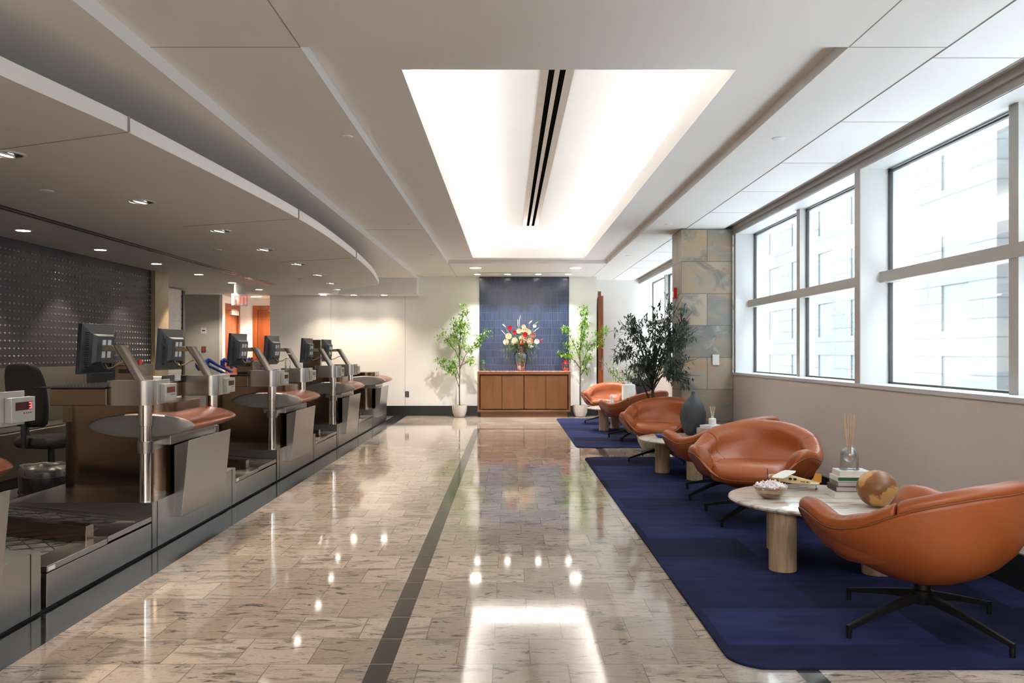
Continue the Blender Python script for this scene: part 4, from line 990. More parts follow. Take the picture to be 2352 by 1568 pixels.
# candy bowl
t = thing('candy_bowl', 'small banded onyx bowl full of wrapped sweets', 'bowl', (1.61, 5.16, TT))
M_ONYX = mat('banded_onyx', (0.17, 0.075, 0.04), 0.25, scale=7, stretch=(1, 1, 6), col2=(0.62, 0.50, 0.34))
bm = bm_(); lathe(bm, [(0.035, 0), (0.06, 0.010), (0.088, 0.038), (0.104, 0.074), (0.100, 0.076), (0.083, 0.040), (0.05, 0.016), (0.01, 0.012)], n=40); make('bowl', bm, M_ONYX, t, smooth=True)
M_CANDY = mat('candy_wrapper', (0.80, 0.76, 0.75), 0.2, scale=45, col2=(0.86, 0.83, 0.83), coat=0.5)
M_CANDR = mat('candy_red', (0.75, 0.20, 0.18), 0.2, scale=25, col2=(0.85, 0.80, 0.80), coat=0.5)
rnd = random.Random(3); bm = bm_()
for i in range(75):
    a = rnd.uniform(0, 2*PI); r = 0.088*math.sqrt(rnd.random()); z = 0.062+rnd.uniform(0, 0.030)*(1-r/0.11)+0.012
    M = Matrix.Translation((r*math.cos(a), r*math.sin(a), z)) @ Matrix.Rotation(rnd.uniform(0, PI), 4, 'Z') @ Matrix.Rotation(rnd.uniform(-.6, .6), 4, 'Y')
    mi = 1 if rnd.random() < 0.22 else 0
    rr = [[tuple(M @ Vector((x, q*math.cos(2*PI*j/7), q*math.sin(2*PI*j/7)))) for j in range(7)] for x, q in ((-0.020, 0.009), (-0.009, 0.002), (-0.007, 0.008), (0.0, 0.010), (0.007, 0.008), (0.009, 0.002), (0.020, 0.009))]
    loft(bm, rr, mi=mi)
o = make('wrapped_sweets', bm, [M_CANDY, M_CANDR], smooth=True, loc=(1.61, 5.16, TT)); tag(o, 'heap of white and red wrapped sweets in the onyx bowl', 'sweets'); o['kind'] = 'stuff'
# toy airplane, nose towards the aisle
M_YEL = mat('yellow_wood', (0.62, 0.27, 0.03), 0.35, var=0.1); M_CRW = mat('cream_wood', (0.70, 0.52, 0.27), 0.4, var=0.08); M_WING = mat('wing_white', (0.78, 0.76, 0.66), 0.5)
t = thing('toy_airplane', 'small cream and yellow model airplane with a white wing on the marble table', 'model airplane', (1.885, 5.53, TT), R(-31))
bm = bm_(); loft(bm, [[(x, y*w_, zc+z*h) for y, z in ((-1, -1), (1, -1), (1.0, 0.4), (0.7, 1), (-0.7, 1), (-1, 0.4))] for x, w_, h, zc in ((-0.10, 0.020, 0.021, 0.062), (-0.02, 0.022, 0.024, 0.058), (0.06, 0.014, 0.016, 0.050), (0.155, 0.005, 0.010, 0.042))]); make('fuselage', bm, M_CRW, t, bevel=0.001)
bm = bm_(); cyl(bm, (-0.155, 0, 0.066), (-0.10, 0, 0.062), 0.018, 0.021, n=16); make('nose', bm, M_YEL, t, smooth=True)
bm = bm_(); cyl(bm, (-0.168, 0, 0.067), (-0.155, 0, 0.066), 0.014, n=16); cyl(bm, (-0.176, 0, 0.067), (-0.168, 0, 0.067), 0.004, n=8); make('engine_ring', bm, M_PLATE, t, smooth=True)
bm = bm_(); box(bm, -0.179, -0.176, -0.0035, 0.0035, 0.015, 0.119); make('propeller', bm, M_BLACK, t)
bm = bm_(); prism(bm, [(-0.105, -0.19), (-0.035, -0.19), (-0.025, -0.12), (-0.025, 0.12), (-0.035, 0.19), (-0.105, 0.19), (-0.115, 0.12), (-0.115, -0.12)], 0.084, 0.090); make('wing', bm, M_WING, t, bevel=0.002)
bm = bm_(); prism(bm, [(0.09, 0.050), (0.125, 0.050), (0.165, 0.050), (0.168, 0.105), (0.128, 0.110), (0.115, 0.075)], -0.002, 0.002, 'Y'); make('tail_fin', bm, M_YEL, t)
bm = bm_(); prism(bm, [(0.105, -0.06), (0.15, -0.06), (0.155, 0.06), (0.105, 0.06)], 0.045, 0.049); make('tailplane', bm, M_WING, t)
for y in (-0.032, 0.032):
    bm = bm_(); cyl(bm, (-0.075, y-0.005, 0.0155), (-0.075, y+0.005, 0.0155), 0.0155, n=18); make('wheel', bm, M_YEL if y < 0 else M_BLACK, t, smooth=True)
    bm = bm_(); cyl(bm, (-0.075, y, 0.018), (-0.055, y*0.5, 0.045), 0.002, n=6); make('strut', bm, M_LEGM, t)
bm = bm_(); cyl(bm, (0.135, -0.003, 0.007), (0.135, 0.003, 0.007), 0.007, n=12); cyl(bm, (0.135, 0, 0.01), (0.13, 0, 0.042), 0.0018, n=6); make('tail_wheel', bm, M_BLACK, t)
bm = bm_()
for x in (-0.035, -0.005): box(bm, x, x+0.02, -0.0235, -0.021, 0.055, 0.070)
for x in (0.04, 0.047, 0.054, 0.061, 0.076, 0.083): box(bm, x, x+0.004, -0.0175, -0.012, 0.046, 0.052)
make('window_marks', bm, M_BLACK, t)
# books
def book(w_, d, h, x, y, z, rz, mc, mp, label, group, spine='front'):
    t = thing('book', label, 'book', (x, y, z), rz, group)
    bm = bm_(); box(bm, -w_/2, w_/2, -d/2, d/2, 0, 0.003); box(bm, -w_/2, w_/2, -d/2, d/2, h-0.003, h); box(bm, -w_/2, -w_/2+0.003, -d/2, d/2, 0.003, h-0.003); make('cover', bm, mc, t, bevel=0.001)
    bm = bm_(); box(bm, -w_/2+0.003, w_/2-0.004, -d/2+0.004, d/2-0.004, 0.003, h-0.003); make('pages', bm, mp, t)
    return t
M_BKW = mat('book_white', (0.72, 0.71, 0.68), 0.5); M_BKG = mat('book_grey', (0.22, 0.23, 0.20), 0.6); M_BKB = mat('book_brown', (0.06, 0.03, 0.03), 0.6); M_BKGR = mat('book_green', (0.015, 0.10, 0.03), 0.5); M_BKT = mat('book_tan', (0.45, 0.36, 0.26), 0.6); M_BKBL = mat('book_blue', (0.02, 0.06, 0.22), 0.5); M_PAG2 = mat('mauve_pages', (0.50, 0.42, 0.40), 0.7)
z = TT; G = 'stack of books beside the wooden ball'
for (w_, d, h, dx, mc, mp, lb) in ((0.235, 0.19, 0.037, 0, M_BKW, M_PAPER, 'thick white book, lowest under the glass diffuser'), (0.225, 0.18, 0.033, 0.004, M_BKB, M_PAG2, 'dark brown book, second from the bottom under the glass diffuser'),
        (0.215, 0.17, 0.029, 0.012, M_BKG, M_PAG2, 'grey striped book in the middle of the stack of five'), (0.205, 0.165, 0.028, 0.006, M_BKW, M_BKGR, 'white book with green page edges, second from the top of the five'), (0.185, 0.155, 0.034, 0.012, M_BKW, M_PAPER, 'small white book on top of the stack of five')):
    book(w_, d, h, 2.125+dx, 5.24, z, R(-4), mc, mp, lb, G); z += h+0.0004
# glass cloche diffuser
def sticks(parent, n, h0, h1, spread, m, seed, r=0.0016, name='reed'):
    rnd = random.Random(seed)
    for i in range(n):
        a = 2*PI*i/n+0.4; u = -1+2*(i+0.5)/n
        bm = bm_(); cyl(bm, (u*0.004, math.sin(a)*0.003, h0), (u*spread, math.sin(a)*spread*0.5, h1+rnd.uniform(-.006, .004)), r, n=6); make(name, bm, m, parent)
t = thing('glass_diffuser', 'clear glass domed reed diffuser on the stack of five books', 'reed diffuser', (2.125, 5.24, z+0.0005))
bm = bm_(); pr = [(0.054, 0)]+[(0.054, 0.09)]+[(0.054*math.cos(R(a)), 0.090+0.058*math.sin(R(a))) for a in (20, 40, 60, 75, 84)]
lathe(bm, pr, n=40, caps=False); make('dome', bm, M_GLASS, t, smooth=True)
bm = bm_(); ball(bm, (0, 0, 0.088), 0.042, 16); make('flask', bm, M_GLASS, t, smooth='all')
bm = bm_(); lathe(bm, [(0.054, 0), (0.06, 0.002), (0.06, 0.005), (0.054, 0.005)], n=40); make('glass_foot', bm, M_GLASS, t, smooth=True)
sticks(t, 6, 0.058, 0.345, 0.042, M_STICK, 2, 0.0022)
# wooden ball
bm = bm_(); ball(bm, (0, 0, 0.104), 0.112, 28, sz=0.94)
M_BURL = mat('burl_wood', (0.25, 0.10, 0.03), 0.38, scale=1.6, col2=(0.60, 0.31, 0.10), stretch=(3, 3, 3))
M_BURL.node_tree.nodes['Color Ramp'].color_ramp.elements[0].position = 0.485; M_BURL.node_tree.nodes['Color Ramp'].color_ramp.elements[1].position = 0.515
o = make('wooden_ball', bm, M_BURL, smooth='all', loc=(2.135, 4.87, TT+0.0015)); tag(o, 'polished two-tone wooden ball on the nearest marble table', 'decorative ball')
# second table
t = thing('charcoal_vase', 'tall matte charcoal teardrop vase with a thin neck', 'vase', (1.99, 9.06, TT))
pv = [(0.060, 0), (0.075, 0.006), (0.105, 0.06), (0.132, 0.13), (0.141, 0.20), (0.136, 0.26), (0.116, 0.32), (0.082, 0.375), (0.045, 0.412), (0.022, 0.440), (0.017, 0.462), (0.019, 0.470), (0.012, 0.470), (0.011, 0.44)]
bm = bm_(); lathe(bm, pv, n=44); make('vase_body', bm, M_VASE, t, smooth='all')
z = TT; G = 'books beside the charcoal vase'
for (w_, d, h, dx, rz, mc, mp, lb) in ((0.27, 0.21, 0.034, 0, 16, M_BKBL, M_BKBL, 'dark blue book at the bottom beside the charcoal vase'), (0.25, 0.19, 0.062, 0.012, 20, M_BKT, M_CERAM, 'thick tan book with striped spine beside the charcoal vase'), (0.22, 0.17, 0.030, 0.03, 26, M_BKW, M_PAPER, 'pale book under the small white diffuser by the charcoal vase')):
    book(w_, d, h, 2.13+dx, 8.86, z, R(rz), mc, mp, lb, G); z += h+0.0004
def jar_diffuser(x, y, z, label, s=1.0):
    t = thing('jar_diffuser', label, 'reed diffuser', (x, y, z))
    bm = bm_(); lathe(bm, [(0.036*s, 0), (0.038*s, 0.003), (0.038*s, 0.066*s), (0.030*s, 0.070*s), (0.014*s, 0.070*s), (0.014*s, 0.088*s), (0.010*s, 0.088*s)], n=28); make('jar', bm, M_CERAM, t, smooth=True)
    sticks(t, 5, 0.07*s, 0.20*s, 0.036*s, M_STICKW, 4, 0.0022*s)
    return t
jar_diffuser(2.15, 8.86, z+0.0005, 'small white jar diffuser on the books by the charcoal vase')
bm = bm_(); lathe(bm, [(0.03, 0), (0.055, 0.012), (0.07, 0.035), (0.066, 0.035), (0.05, 0.014), (0.01, 0.008)], n=32)
o = make('trinket_bowl', bm, M_BLUEC, smooth=True, loc=(1.60, 8.80, TT)); tag(o, 'small blue ceramic bowl at the edge of the second marble table', 'bowl')
# third table
bm = bm_(); lathe(bm, [(0.062, 0), (0.060, 0.01), (0.002, 0.215)], n=28)
M_SPK = mat('speckled_white', (0.80, 0.80, 0.80), 0.6, scale=120, var=0.12, bump=0.6)
o = make('white_cone', bm, M_SPK, smooth=True, loc=(1.652, 13.45, TT)); tag(o, 'small white cone shaped tree ornament on the farthest table', 'ornament')
bm = bm_(); lathe(bm, [(0.10, 0), (0.108, 0.008), (0.110, 0.02), (0.110, 0.345), (0.100, 0.365), (0.060, 0.378), (0.055, 0.40), (0.050, 0.40), (0.048, 0.37)], n=40)
o = make('white_vase', bm, M_SPK, smooth=True, loc=(1.96, 13.72, TT)); tag(o, 'tall white cylinder vase with a leafy plant on the farthest table', 'vase')
jar_diffuser(1.955, 13.45, TT+0.055, 'tiny white jar diffuser before the tall white vase', 0.9)
book(0.20, 0.16, 0.026, 1.935, 13.46, TT, R(10), M_BKW, M_PAPER, 'lower thin white book under the tiny diffuser', 'books before the white vase')
book(0.19, 0.15, 0.026, 1.94, 13.46, TT+0.0265, R(4), M_BKW, M_BKG, 'upper thin book with dark pages under the tiny diffuser', 'books before the white vase')
# black bin
t = thing('lobby_bin', 'black dome-topped bin behind the lounge chairs by the far window', 'bin', (2.50, 15.9, 0.0125))
bm = bm_(); lathe(bm, [(0.17, 0), (0.18, 0.02), (0.19, 0.58), (0.185, 0.64)], n=36); make('bin_body', bm, M_BLACK, t, smooth=True)
bm = bm_(); lathe(bm, [(0.195, 0.64), (0.195, 0.70), (0.175, 0.755), (0.12, 0.785), (0.02, 0.792)], n=36); make('dome_lid', bm, M_BLACKG, t, smooth=True)

# ------------------------------------------------------------------ sideboard and what stands on it
t = thing('sideboard', 'walnut sideboard with four flush doors before the blue tile wall', 'sideboard', (0.303, 16.645, 0))
bm = bm_(); W2, D2 = 0.912, 0.20
box(bm, -W2, W2, -D2, D2, 0.84, 0.875+0.02); box(bm, -W2, W2, -D2, D2, 0.105, 0.145); box(bm, -W2, -W2+0.04, -D2, D2, 0.145, 0.84); box(bm, W2-0.04, W2, -D2, D2, 0.145, 0.84); box(bm, -W2+0.04, W2-0.04, D2-0.02, D2, 0.145, 0.84)
make('carcass', bm, M_WALNUTX, t, bevel=0.003)
bm = bm_(); box(bm, -W2+0.06, W2-0.06, -D2+0.04, D2-0.03, 0, 0.105); make('plinth', bm, M_WALNUTX, t)
dw = (2*W2-0.10)/4
for i in range(4):
    x = -W2+0.05+dw*i
    bm = bm_(); box(bm, 0.004 if i % 2 else 0.008, dw-(0.008 if i % 2 else 0.004), -D2+0.028, -D2+0.05, 0.162, 0.822); make('door', bm, M_WALNUT, t, bevel=0.002, loc=(x, 0, 0))
SZ = 0.895
bm = bm_(); rnd = random.Random(8); rings = []
n = 60
for i in range(n+1):
    x = -0.90+1.80*i/n; dz = 0.0025*abs(math.sin(i*0.9))+0.002*rnd.random()
    rings.append([(x, -0.198-0.006*abs(math.sin(i*0.5)), 0.001), (x, -0.195, 0.007+dz), (x, 0.10, 0.006+dz*0.4), (x, 0.11, 0.001)])
loft(bm, rings); o = make('table_runner', bm, M_REDC, smooth='all', loc=(0.303, 16.645, SZ)); tag(o, 'red and white patterned cloth runner along the sideboard top', 'table runner')
SZ += 0.0142
t = thing('glass_vase', 'large clear glass urn vase holding the bouquet', 'vase', (0.243, 16.63, SZ))
bm = bm_(); pv = [(0.075, 0), (0.080, 0.01), (0.100, 0.10), (0.128, 0.22), (0.137, 0.29), (0.125, 0.345), (0.092, 0.385), (0.080, 0.41), (0.090, 0.455), (0.098, 0.47)]
lathe(bm, pv+[(r-0.005, z) for r, z in reversed(pv[1:])]+[(0.001, 0.015)], n=44); make('vase_body', bm, M_GLASS, t, smooth='all')
bm = bm_(); rnd = random.Random(12)
for i in range(26):
    a = 2*PI*i/26; cyl(bm, (0.03*math.cos(a*3), 0.03*math.sin(a*3), 0.36), (0.07*math.cos(a), 0.07*math.sin(a), 0.46), 0.003, n=5)
make('red_raffia', bm, M_REDP, t)
def ornament(name, parts, loc, label):
    t = thing(name, label, 'ornament', loc)
    for nme, b, m in parts: make(nme, b, m, t, smooth=True)
b1 = bm_(); lathe(b1, [(0.03, 0), (0.04, 0.03), (0.028, 0.07), (0.02, 0.08)], n=18); b2 = bm_(); ball(b2, (0, 0, 0.095), 0.024, 10); b3 = bm_(); lathe(b3, [(0.028, 0.105), (0.022, 0.125), (0.004, 0.155)], n=14)
ornament('festive_figurine', [('body', b1, M_CREAM), ('head', b2, mat('peach', (0.60, 0.32, 0.18), 0.5)), ('cap', b3, M_REDM)], (0.215, 16.61, SZ+0.02), 'small festive figurine with a red cap inside the glass urn')
b1 = bm_(); lathe(b1, [(0.03, 0), (0.035, 0.04), (0.02, 0.05)], n=16); b2 = bm_(); lathe(b2, [(0.042, 0.05), (0.002, 0.22)], n=16); b3 = bm_()
for a, z_ in ((0.5, 0.09), (4.4, 0.12), (5.0, 0.17), (3.9, 0.19)): ball(b3, (0.032*math.cos(a)*(1-(z_-0.05)/0.2), 0.035*math.sin(a), z_), 0.012, 8)
ornament('festive_tree', [('base', b1, M_REDM), ('cone', b2, M_LEAFD), ('baubles', b3, M_YEL)], (0.285, 16.635, SZ+0.02), 'tiny decorated green cone tree inside the glass urn')
def lantern(x, m, label):
    t = thing('lantern', label, 'lantern', (x, 16.60, SZ))
    bm = bm_(); lathe(bm, [(0.045, 0), (0.05, 0.01), (0.05, 0.04), (0.03, 0.05)], n=24); make('tank', bm, m, t, smooth=True)
    bm = bm_(); lathe(bm, [(0.030, 0.05), (0.042, 0.085), (0.036, 0.12), (0.026, 0.135)], n=24, caps=False); make('globe', bm, M_GLASS, t, smooth=True)
    bm = bm_(); lathe(bm, [(0.038, 0.135), (0.045, 0.142), (0.030, 0.165), (0.030, 0.185), (0.040, 0.188), (0.018, 0.210)], n=24); make('chimney', bm, m, t, smooth=True)
    bm = bm_()
    for s in (-1, 1): tube(bm, [(s*0.046, 0, 0.03), (s*0.066, 0, 0.06), (s*0.066, 0, 0.14), (s*0.03, 0, 0.178)], 0.005, 6)
    make('frame', bm, m, t, smooth=True)
    bm = bm_(); tube(bm, [(0.06*math.cos(R(a)), 0, 0.16+0.06*math.sin(R(a))) for a in range(10, 171, 20)], 0.002, 5); make('bail', bm, m, t)
    bm = bm_(); rnd = random.Random(int(x*100))
    for i in range(60):
        a = rnd.uniform(0, 2*PI); r = rnd.uniform(0.045, 0.075); leafq(bm, Vector((r*math.cos(a), r*math.sin(a), rnd.uniform(0.005, 0.06))), Vector((math.cos(a), math.sin(a), rnd.uniform(-.5, 1))), 0.03, 0.011)
    make('greenery', bm, [M_LEAFD], t)
# ------------------------------------------------------------------ leaves and trees
def leafq(bm, p, d, L, w_, mi=0, up=Vector((0, 0, 1)), droop=0.15):
    d = d.normalized(); s = d.cross(up)
    if s.length < 1e-3: s = Vector((1, 0, 0))
    s.normalize(); nrm = s.cross(d)
    a = bm.verts.new(p); m1 = p+d*L*0.5+nrm*L*0.05
    b = bm.verts.new(m1+s*w_/2); c = bm.verts.new(m1-s*w_/2); m = bm.verts.new(m1-nrm*w_*0.12); e = bm.verts.new(p+d*L-Vector((0, 0, L*droop)))
    for f in ((a, b, m), (a, m, c), (b, e, m), (m, e, c)): bm.faces.new(f).material_index = mi
lantern(-0.50, M_GREENM, 'dark green storm lantern on the end of the sideboard nearer the counters')
lantern(1.13, M_REDM, 'red storm lantern on the end of the sideboard nearer the windows')
def potted_tree(loc, label, seed, H, branches, flip=1):
    t = thing('potted_tree', label, 'potted tree', loc, 0, 'slender trees flanking the sideboard')
    bm = bm_(); lathe(bm, [(0.085, 0), (0.105, 0.012), (0.138, 0.10), (0.150, 0.19), (0.152, 0.235), (0.135, 0.235), (0.130, 0.20), (0.02, 0.195)], n=36); make('pot', bm, M_POT, t, smooth=True)
    bm = bm_(); lathe(bm, [(0.133, 0.205), (0.10, 0.225), (0.02, 0.232)], n=28); make('moss', bm, M_SOIL, t, smooth=True)
    rnd = random.Random(seed); tr = bm_(); lf = bm_()
    trunk = [(0, 0, 0.2), (-0.003, 0, 0.55), (0.004, 0, 0.90), (-0.005, 0, 1.25), (0.02*flip, 0, 1.6), (0.06*flip, 0, 1.95), (0.075*flip, 0, H)]
    tube(tr, trunk, [0.013, 0.012, 0.012, 0.010, 0.007, 0.005, 0.002], 7)
    def clusters(a, b, n, sp):
        a, b = Vector(a), Vector(b)
        for i in range(n):
            c = a.lerp(b, (i+0.7)/n)+Vector([rnd.gauss(0, sp) for _ in range(3)])
            tube(tr, [tuple(a.lerp(b, (i+0.3)/n)), tuple(c)], 0.0018, 4)
            for q in range(32):
                d = Vector((rnd.gauss(0, 1), rnd.gauss(0, 1), rnd.gauss(0.25, 0.8))); p = c+Vector([rnd.gauss(0, 0.036) for _ in range(3)])
                leafq(lf, p, d, rnd.uniform(0.055, 0.090), rnd.uniform(0.021, 0.032))
    for (p, q, e, n, sp) in branches:
        p, q, e = [Vector((v[0]*flip, v[1], v[2])) for v in (p, q, e)]
        tube(tr, [tuple(p), tuple(q), tuple(e)], [0.008, 0.006, 0.002], 6); clusters(q.lerp(e, 0.15), e, n, sp)
    clusters(trunk[4], trunk[6], 9, 0.045); clusters((0, 0, 1.25), trunk[4], 5, 0.06)
    make('trunk', tr, M_BARK, t, smooth='all'); make('foliage', lf, M_LEAFB, t, smooth='all')
    return t
BR = [((0, 0, 0.55), (-0.09, 0.02, 0.85), (-0.38, 0.0, 1.12), 7, 0.045), ((0, 0, 0.92), (0.12, -0.03, 1.22), (0.50, -0.06, 1.62), 9, 0.045), ((0, 0, 1.0), (0.10, 0.02, 1.05), (0.22, 0.0, 1.14), 4, 0.05),
      ((0, 0, 1.1), (-0.08, 0.03, 1.30), (-0.34, 0.02, 1.62), 7, 0.05), ((0, 0, 1.3), (-0.03, -0.05, 1.5), (-0.15, -0.06, 1.90), 6, 0.045), ((0, 0, 1.2), (0.06, 0.04, 1.5), (0.15, 0.04, 1.85), 5, 0.045), ((0, 0, 0.75), (-0.06, 0.03, 0.95), (-0.10, 0.03, 1.08), 4, 0.05)]
potted_tree((-0.965, 16.55, 0), 'bright green slender potted tree on the counter side of the sideboard', 21, 2.20, BR)
BR2 = [((0, 0, 0.80), (0.10, 0.02, 0.96), (0.16, 0.0, 1.15), 5, 0.05), ((0, 0, 0.92), (0.14, -0.03, 1.30), (0.46, -0.06, 1.70), 9, 0.05), ((0, 0, 0.95), (-0.10, 0.02, 1.1), (-0.30, 0.0, 1.22), 5, 0.04),
       ((0, 0, 1.1), (-0.08, 0.03, 1.36), (-0.28, 0.02, 1.72), 7, 0.05), ((0, 0, 1.3), (0.03, -0.05, 1.5), (0.14, -0.06, 1.85), 6, 0.045)]
potted_tree((1.415, 16.60, 0), 'bright green slender potted tree on the window side of the sideboard', 33, 2.22, BR2)
def olive(loc):
    t = thing('olive_tree', 'dense dark olive tree in a round pot before the slate column', 'potted tree', loc)
    bm = bm_(); lathe(bm, [(0.09, 0), (0.12, 0.015), (0.180, 0.12), (0.205, 0.24), (0.205, 0.30), (0.188, 0.30), (0.180, 0.26), (0.02, 0.25)], n=40); make('pot', bm, M_POT, t, smooth=True)
    bm = bm_(); lathe(bm, [(0.186, 0.262), (0.12, 0.285), (0.02, 0.29)], n=28); make('soil', bm, M_SOIL, t, smooth=True)
    rnd = random.Random(77); tr = bm_(); lf = bm_()
    tube(tr, [(0, 0, 0.25), (0.01, 0, 0.60), (0.0, 0, 0.90)], [0.024, 0.021, 0.018], 9)
    tube(tr, [(-0.02, 0.01, 0.62), (-0.10, 0.0, 0.82), (-0.18, 0.0, 1.00)], [0.013, 0.011, 0.007], 7)
    tips = []
    SXY = 1.1; ell = lambda v: (v.x/0.50)**2+(v.y/0.46)**2+((v.z-1.36)/0.64)**2
    for i in range(34):
        a = rnd.uniform(0, 2*PI); u = rnd.random()
        z1 = 0.86+1.16*rnd.random()**0.9; w_ = 0.54*math.sqrt(max(0.05, 1-((z1-1.32)/0.80)**2))*rnd.uniform(0.55, 1.02)
        e = Vector((w_*math.cos(a), w_*0.9*math.sin(a)-0.08, z1))
        if e.x > 0.16: e.y = -abs(e.y)-0.62
        b = Vector((0, 0, rnd.uniform(0.75, 0.95)))
        m = b.lerp(e, 0.5)+Vector((0, 0, 0.10)); m.x *= 0.7; m.y *= 0.7
        if e.x > 0.16: m.x *= 0.5; m.y -= 0.30
        tube(tr, [tuple(b), tuple(m), tuple(e)], [0.008, 0.005, 0.002], 5); tips.append((b, m, e))
    for i, (b, m, e) in enumerate(tips):
        for j in range(5):
            s0 = m.lerp(e, rnd.uniform(-.2, 0.7)); d = (e-m).normalized()+Vector([rnd.gauss(0, 0.75) for _ in range(3)]); s1 = s0+d.normalized()*rnd.uniform(0.14, 0.27)
            if s1.x < 0.22 or s1.y < -0.6: tube(tr, [tuple(s0), tuple(s1)], 0.002, 4)
            for q in range(26):
                f = rnd.random(); p = s0.lerp(s1, f)+Vector([rnd.gauss(0, 0.016) for _ in range(3)])
                if p.x > 0.15 and p.y > -0.60: continue
                dd = (s1-s0).normalized()*0.7+Vector([rnd.gauss(0, 0.8) for _ in range(3)])
                leafq(lf, p, dd, rnd.uniform(0.06, 0.095), rnd.uniform(0.017, 0.027), droop=0.12)
    make('trunk', tr, M_BARKO, t, smooth='all'); make('foliage', lf, M_LEAFO, t, smooth='all')
olive((1.845, 10.78, 0))
bm = bm_(); st = bm_(); rnd = random.Random(14)
t = thing('vase_greenery', 'light green leafy sprays standing in the tall white vase', 'plant', (1.96, 13.72, TT+0.36))
for i in range(16):
    a = rnd.uniform(0, 2*PI); L = rnd.uniform(0.20, 0.48); e = Vector((L*0.75*math.cos(a)-0.10, L*0.6*math.sin(a), L*0.8))
    cyl(st, (0.02*math.cos(a), 0.02*math.sin(a), -0.05), tuple(e), 0.002, n=5)
    for q in range(12):
        leafq(bm, e*rnd.uniform(0.45, 1.05)+Vector([rnd.gauss(0, 0.02) for _ in range(3)]), Vector([rnd.gauss(0, 1) for _ in range(3)]), rnd.uniform(0.05, 0.08), 0.022)
make('stems', st, M_BARKO, t); make('foliage', bm, M_LEAFB, t, smooth='all')
# ------------------------------------------------------------------ the bouquet
BO = thing('bouquet', 'large mixed bouquet of cream, red and green stems in the glass urn', 'bouquet', (0.243, 16.63, SZ+0.40))
def P2(px, py, y=16.60): return Vector(((px-1168)*y/FPX-0.243, y-16.63, EYE-(py-808)*y/FPX-SZ-0.40))
stb = bm_(); root = Vector((0, 0, 0.0))
def stem(p): tube(stb, [tuple(root+Vector((p.x*0.15, 0, -0.30))), tuple(root+Vector((p.x*0.08, 0, 0.03))), tuple(p)], 0.0028, 5)
def rose(p, r, m, name='rose', n=4):
    bm = bm_(); rnd = random.Random(int(p.x*1e4))
    for j in range(n):
        rr = r*(0.35+0.65*j/(n-1)); kq = 5+j
        for i in range(kq):
            a = 2*PI*i/kq+j*0.7
            c = Vector((rr*0.45*math.cos(a), -0.02+rr*0.0, rr*0.45*math.sin(a)))
            # cupped petal facing the room
            out = Vector((math.cos(a), 0, math.sin(a))); s = Vector((-math.sin(a), 0, math.cos(a)))
            ps = [c-s*rr*0.30, c+s*rr*0.30, c+out*rr*0.45+s*rr*0.38+Vector((0, -r*0.25*(1-j/n)-0.004, 0)), c+out*rr*0.55+Vector((0, -r*0.35*(1-j/n)-0.004, 0)), c+out*rr*0.45-s*rr*0.38+Vector((0, -r*0.25*(1-j/n)-0.004, 0))]
            bm.faces.new([bm.verts.new(tuple(p+q+Vector((0, 0.01*j, 0)))) for q in ps])
    bmesh.ops.translate(bm, verts=bm.verts, vec=-p); ball(bm, (0, 0, 0), r*0.42, 8)
    o = make(name, bm, m, BO, smooth=False, sub=1, loc=tuple(p)); stem(p); return o
for (px_, py_, r, m, nme) in ((1205, 758, 0.050, M_CREAM, 'cream_rose'), (1213, 762, 0.045, M_CREAM, 'cream_rose'), (1192, 760, 0.042, M_CREAM, 'cream_rose'), (1198, 776, 0.038, M_CREAM, 'cream_rose'), (1217, 783, 0.052, M_CREAM, 'cream_rose'), (1182, 782, 0.048, M_CREAM, 'lily'), (1168, 772, 0.050, M_CREAM, 'lily'), (1162, 785, 0.045, M_CREAM, 'lily'), (1203, 750, 0.035, M_CREAM, 'cream_rose'), (1233, 784, 0.04, M_WHITEP, 'lily'), (1228, 748, 0.03, M_WHITEP, 'lily'),
        (1182, 763, 0.033, M_REDP, 'red_rose'), (1206, 768, 0.040, M_REDP, 'red_rose'), (1205, 776, 0.034, M_REDP, 'red_rose'), (1197, 786, 0.034, M_REDP, 'red_rose'), (1171, 753, 0.036, M_REDP, 'red_rose'), (1223, 770, 0.050, M_PINK, 'protea')):
    rose(P2(px_, py_, 16.46+0.05*((px_*7) % 3)), r*1.35, m, nme)
for (px_, py_, dx, m) in ((1158, 748, -0.8, M_CREAM), (1218, 740, 0.7, M_CREAM), (1232, 742, 0.8, M_LEAFD), (1243, 781, 1.2, M_REDP)):
    p = P2(px_, py_); d = Vector((dx, 0, 0.7)).normalized(); bm = bm_(); tube(bm, [tuple(-d*0.045), tuple(-d*0.01), tuple(d*0.02), tuple(d*0.05)], [0.004, 0.014, 0.013, 0.002], 8); make('lily_bud', bm, m, BO, smooth='all', loc=tuple(p)); stem(p)
rnd = random.Random(41)
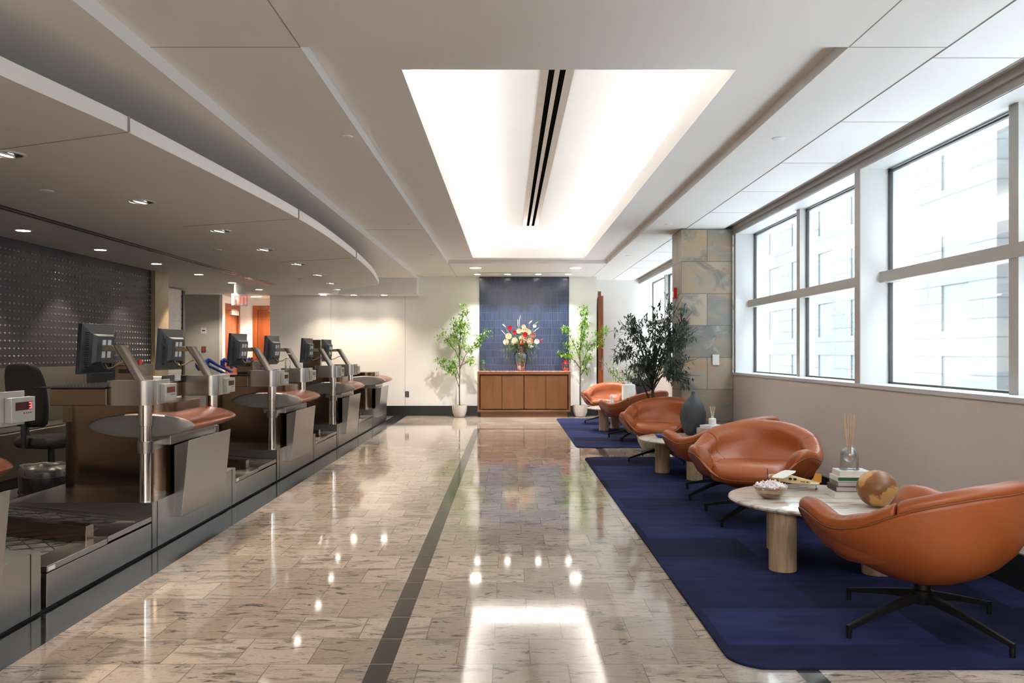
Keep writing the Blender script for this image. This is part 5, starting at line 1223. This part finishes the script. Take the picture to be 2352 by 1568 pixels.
for i in range(16):                                              # small filler blooms between the large ones
    a = rnd.uniform(R(8), R(172)); L = rnd.uniform(0.10, 0.30); p = Vector((L*1.15*math.cos(a), -0.10+rnd.uniform(-.05, .05), 0.06+L*0.8*math.sin(a)))
    m_ = (M_CREAM, M_PINK, M_WHITEP, M_CREAM, M_REDP)[i % 5]
    bm = bm_()
    for q in range(9): ball(bm, (rnd.gauss(0, 0.016), rnd.gauss(0, 0.010), rnd.gauss(0, 0.016)), rnd.uniform(0.006, 0.012), 5)
    make('filler_bloom', bm, m_, BO, smooth='all', loc=tuple(p)); stem(p)
bm = bm_(); rnd = random.Random(9)
for i in range(120):
    a = rnd.uniform(R(-5), R(185)); L = rnd.uniform(0.15, 0.40); e = Vector((L*1.05*math.cos(a), rnd.gauss(0, 0.07), L*0.95*math.sin(a)+0.03)); 
    for q in range(7): leafq(bm, e*rnd.uniform(0.3, 1)+Vector([rnd.gauss(0, 0.02) for _ in range(3)]), e+Vector([rnd.gauss(0, 0.3) for _ in range(3)]), rnd.uniform(0.06, 0.11), rnd.uniform(0.012, 0.026))
for (x0, x1, n_) in ((-0.34, -0.16, 26), (0.18, 0.34, 26)):        # hanging amaranth
    for i in range(n_):
        x = rnd.uniform(x0, x1); z = 0.10-rnd.random()**1.5*0.26; leafq(bm, Vector((x*(1-0.2*(0.1-z)), rnd.gauss(0, 0.05), z)), Vector((rnd.gauss(0, 0.2), rnd.gauss(0, 0.2), -1)), 0.09, 0.012)
make('bouquet_leaves', bm, M_LEAFD, BO, smooth='all')
for (a, b, c) in (((1196, 765), (1192, 742), (1195, 724)), ((1192, 758), (1189, 745), (1189, 733)), ((1222, 765), (1230, 758), (1238, 752)), ((1168, 775), (1158, 765), (1152, 758))):
    bm = bm_(); tube(bm, [tuple(P2(*a)), tuple(P2(*b)), tuple(P2(*c))], [0.006, 0.007, 0.002], 6); make('frosted_twig', bm, M_WHITEP, BO, smooth='all')
make('stems', stb, M_LEAFD, BO, smooth='all')
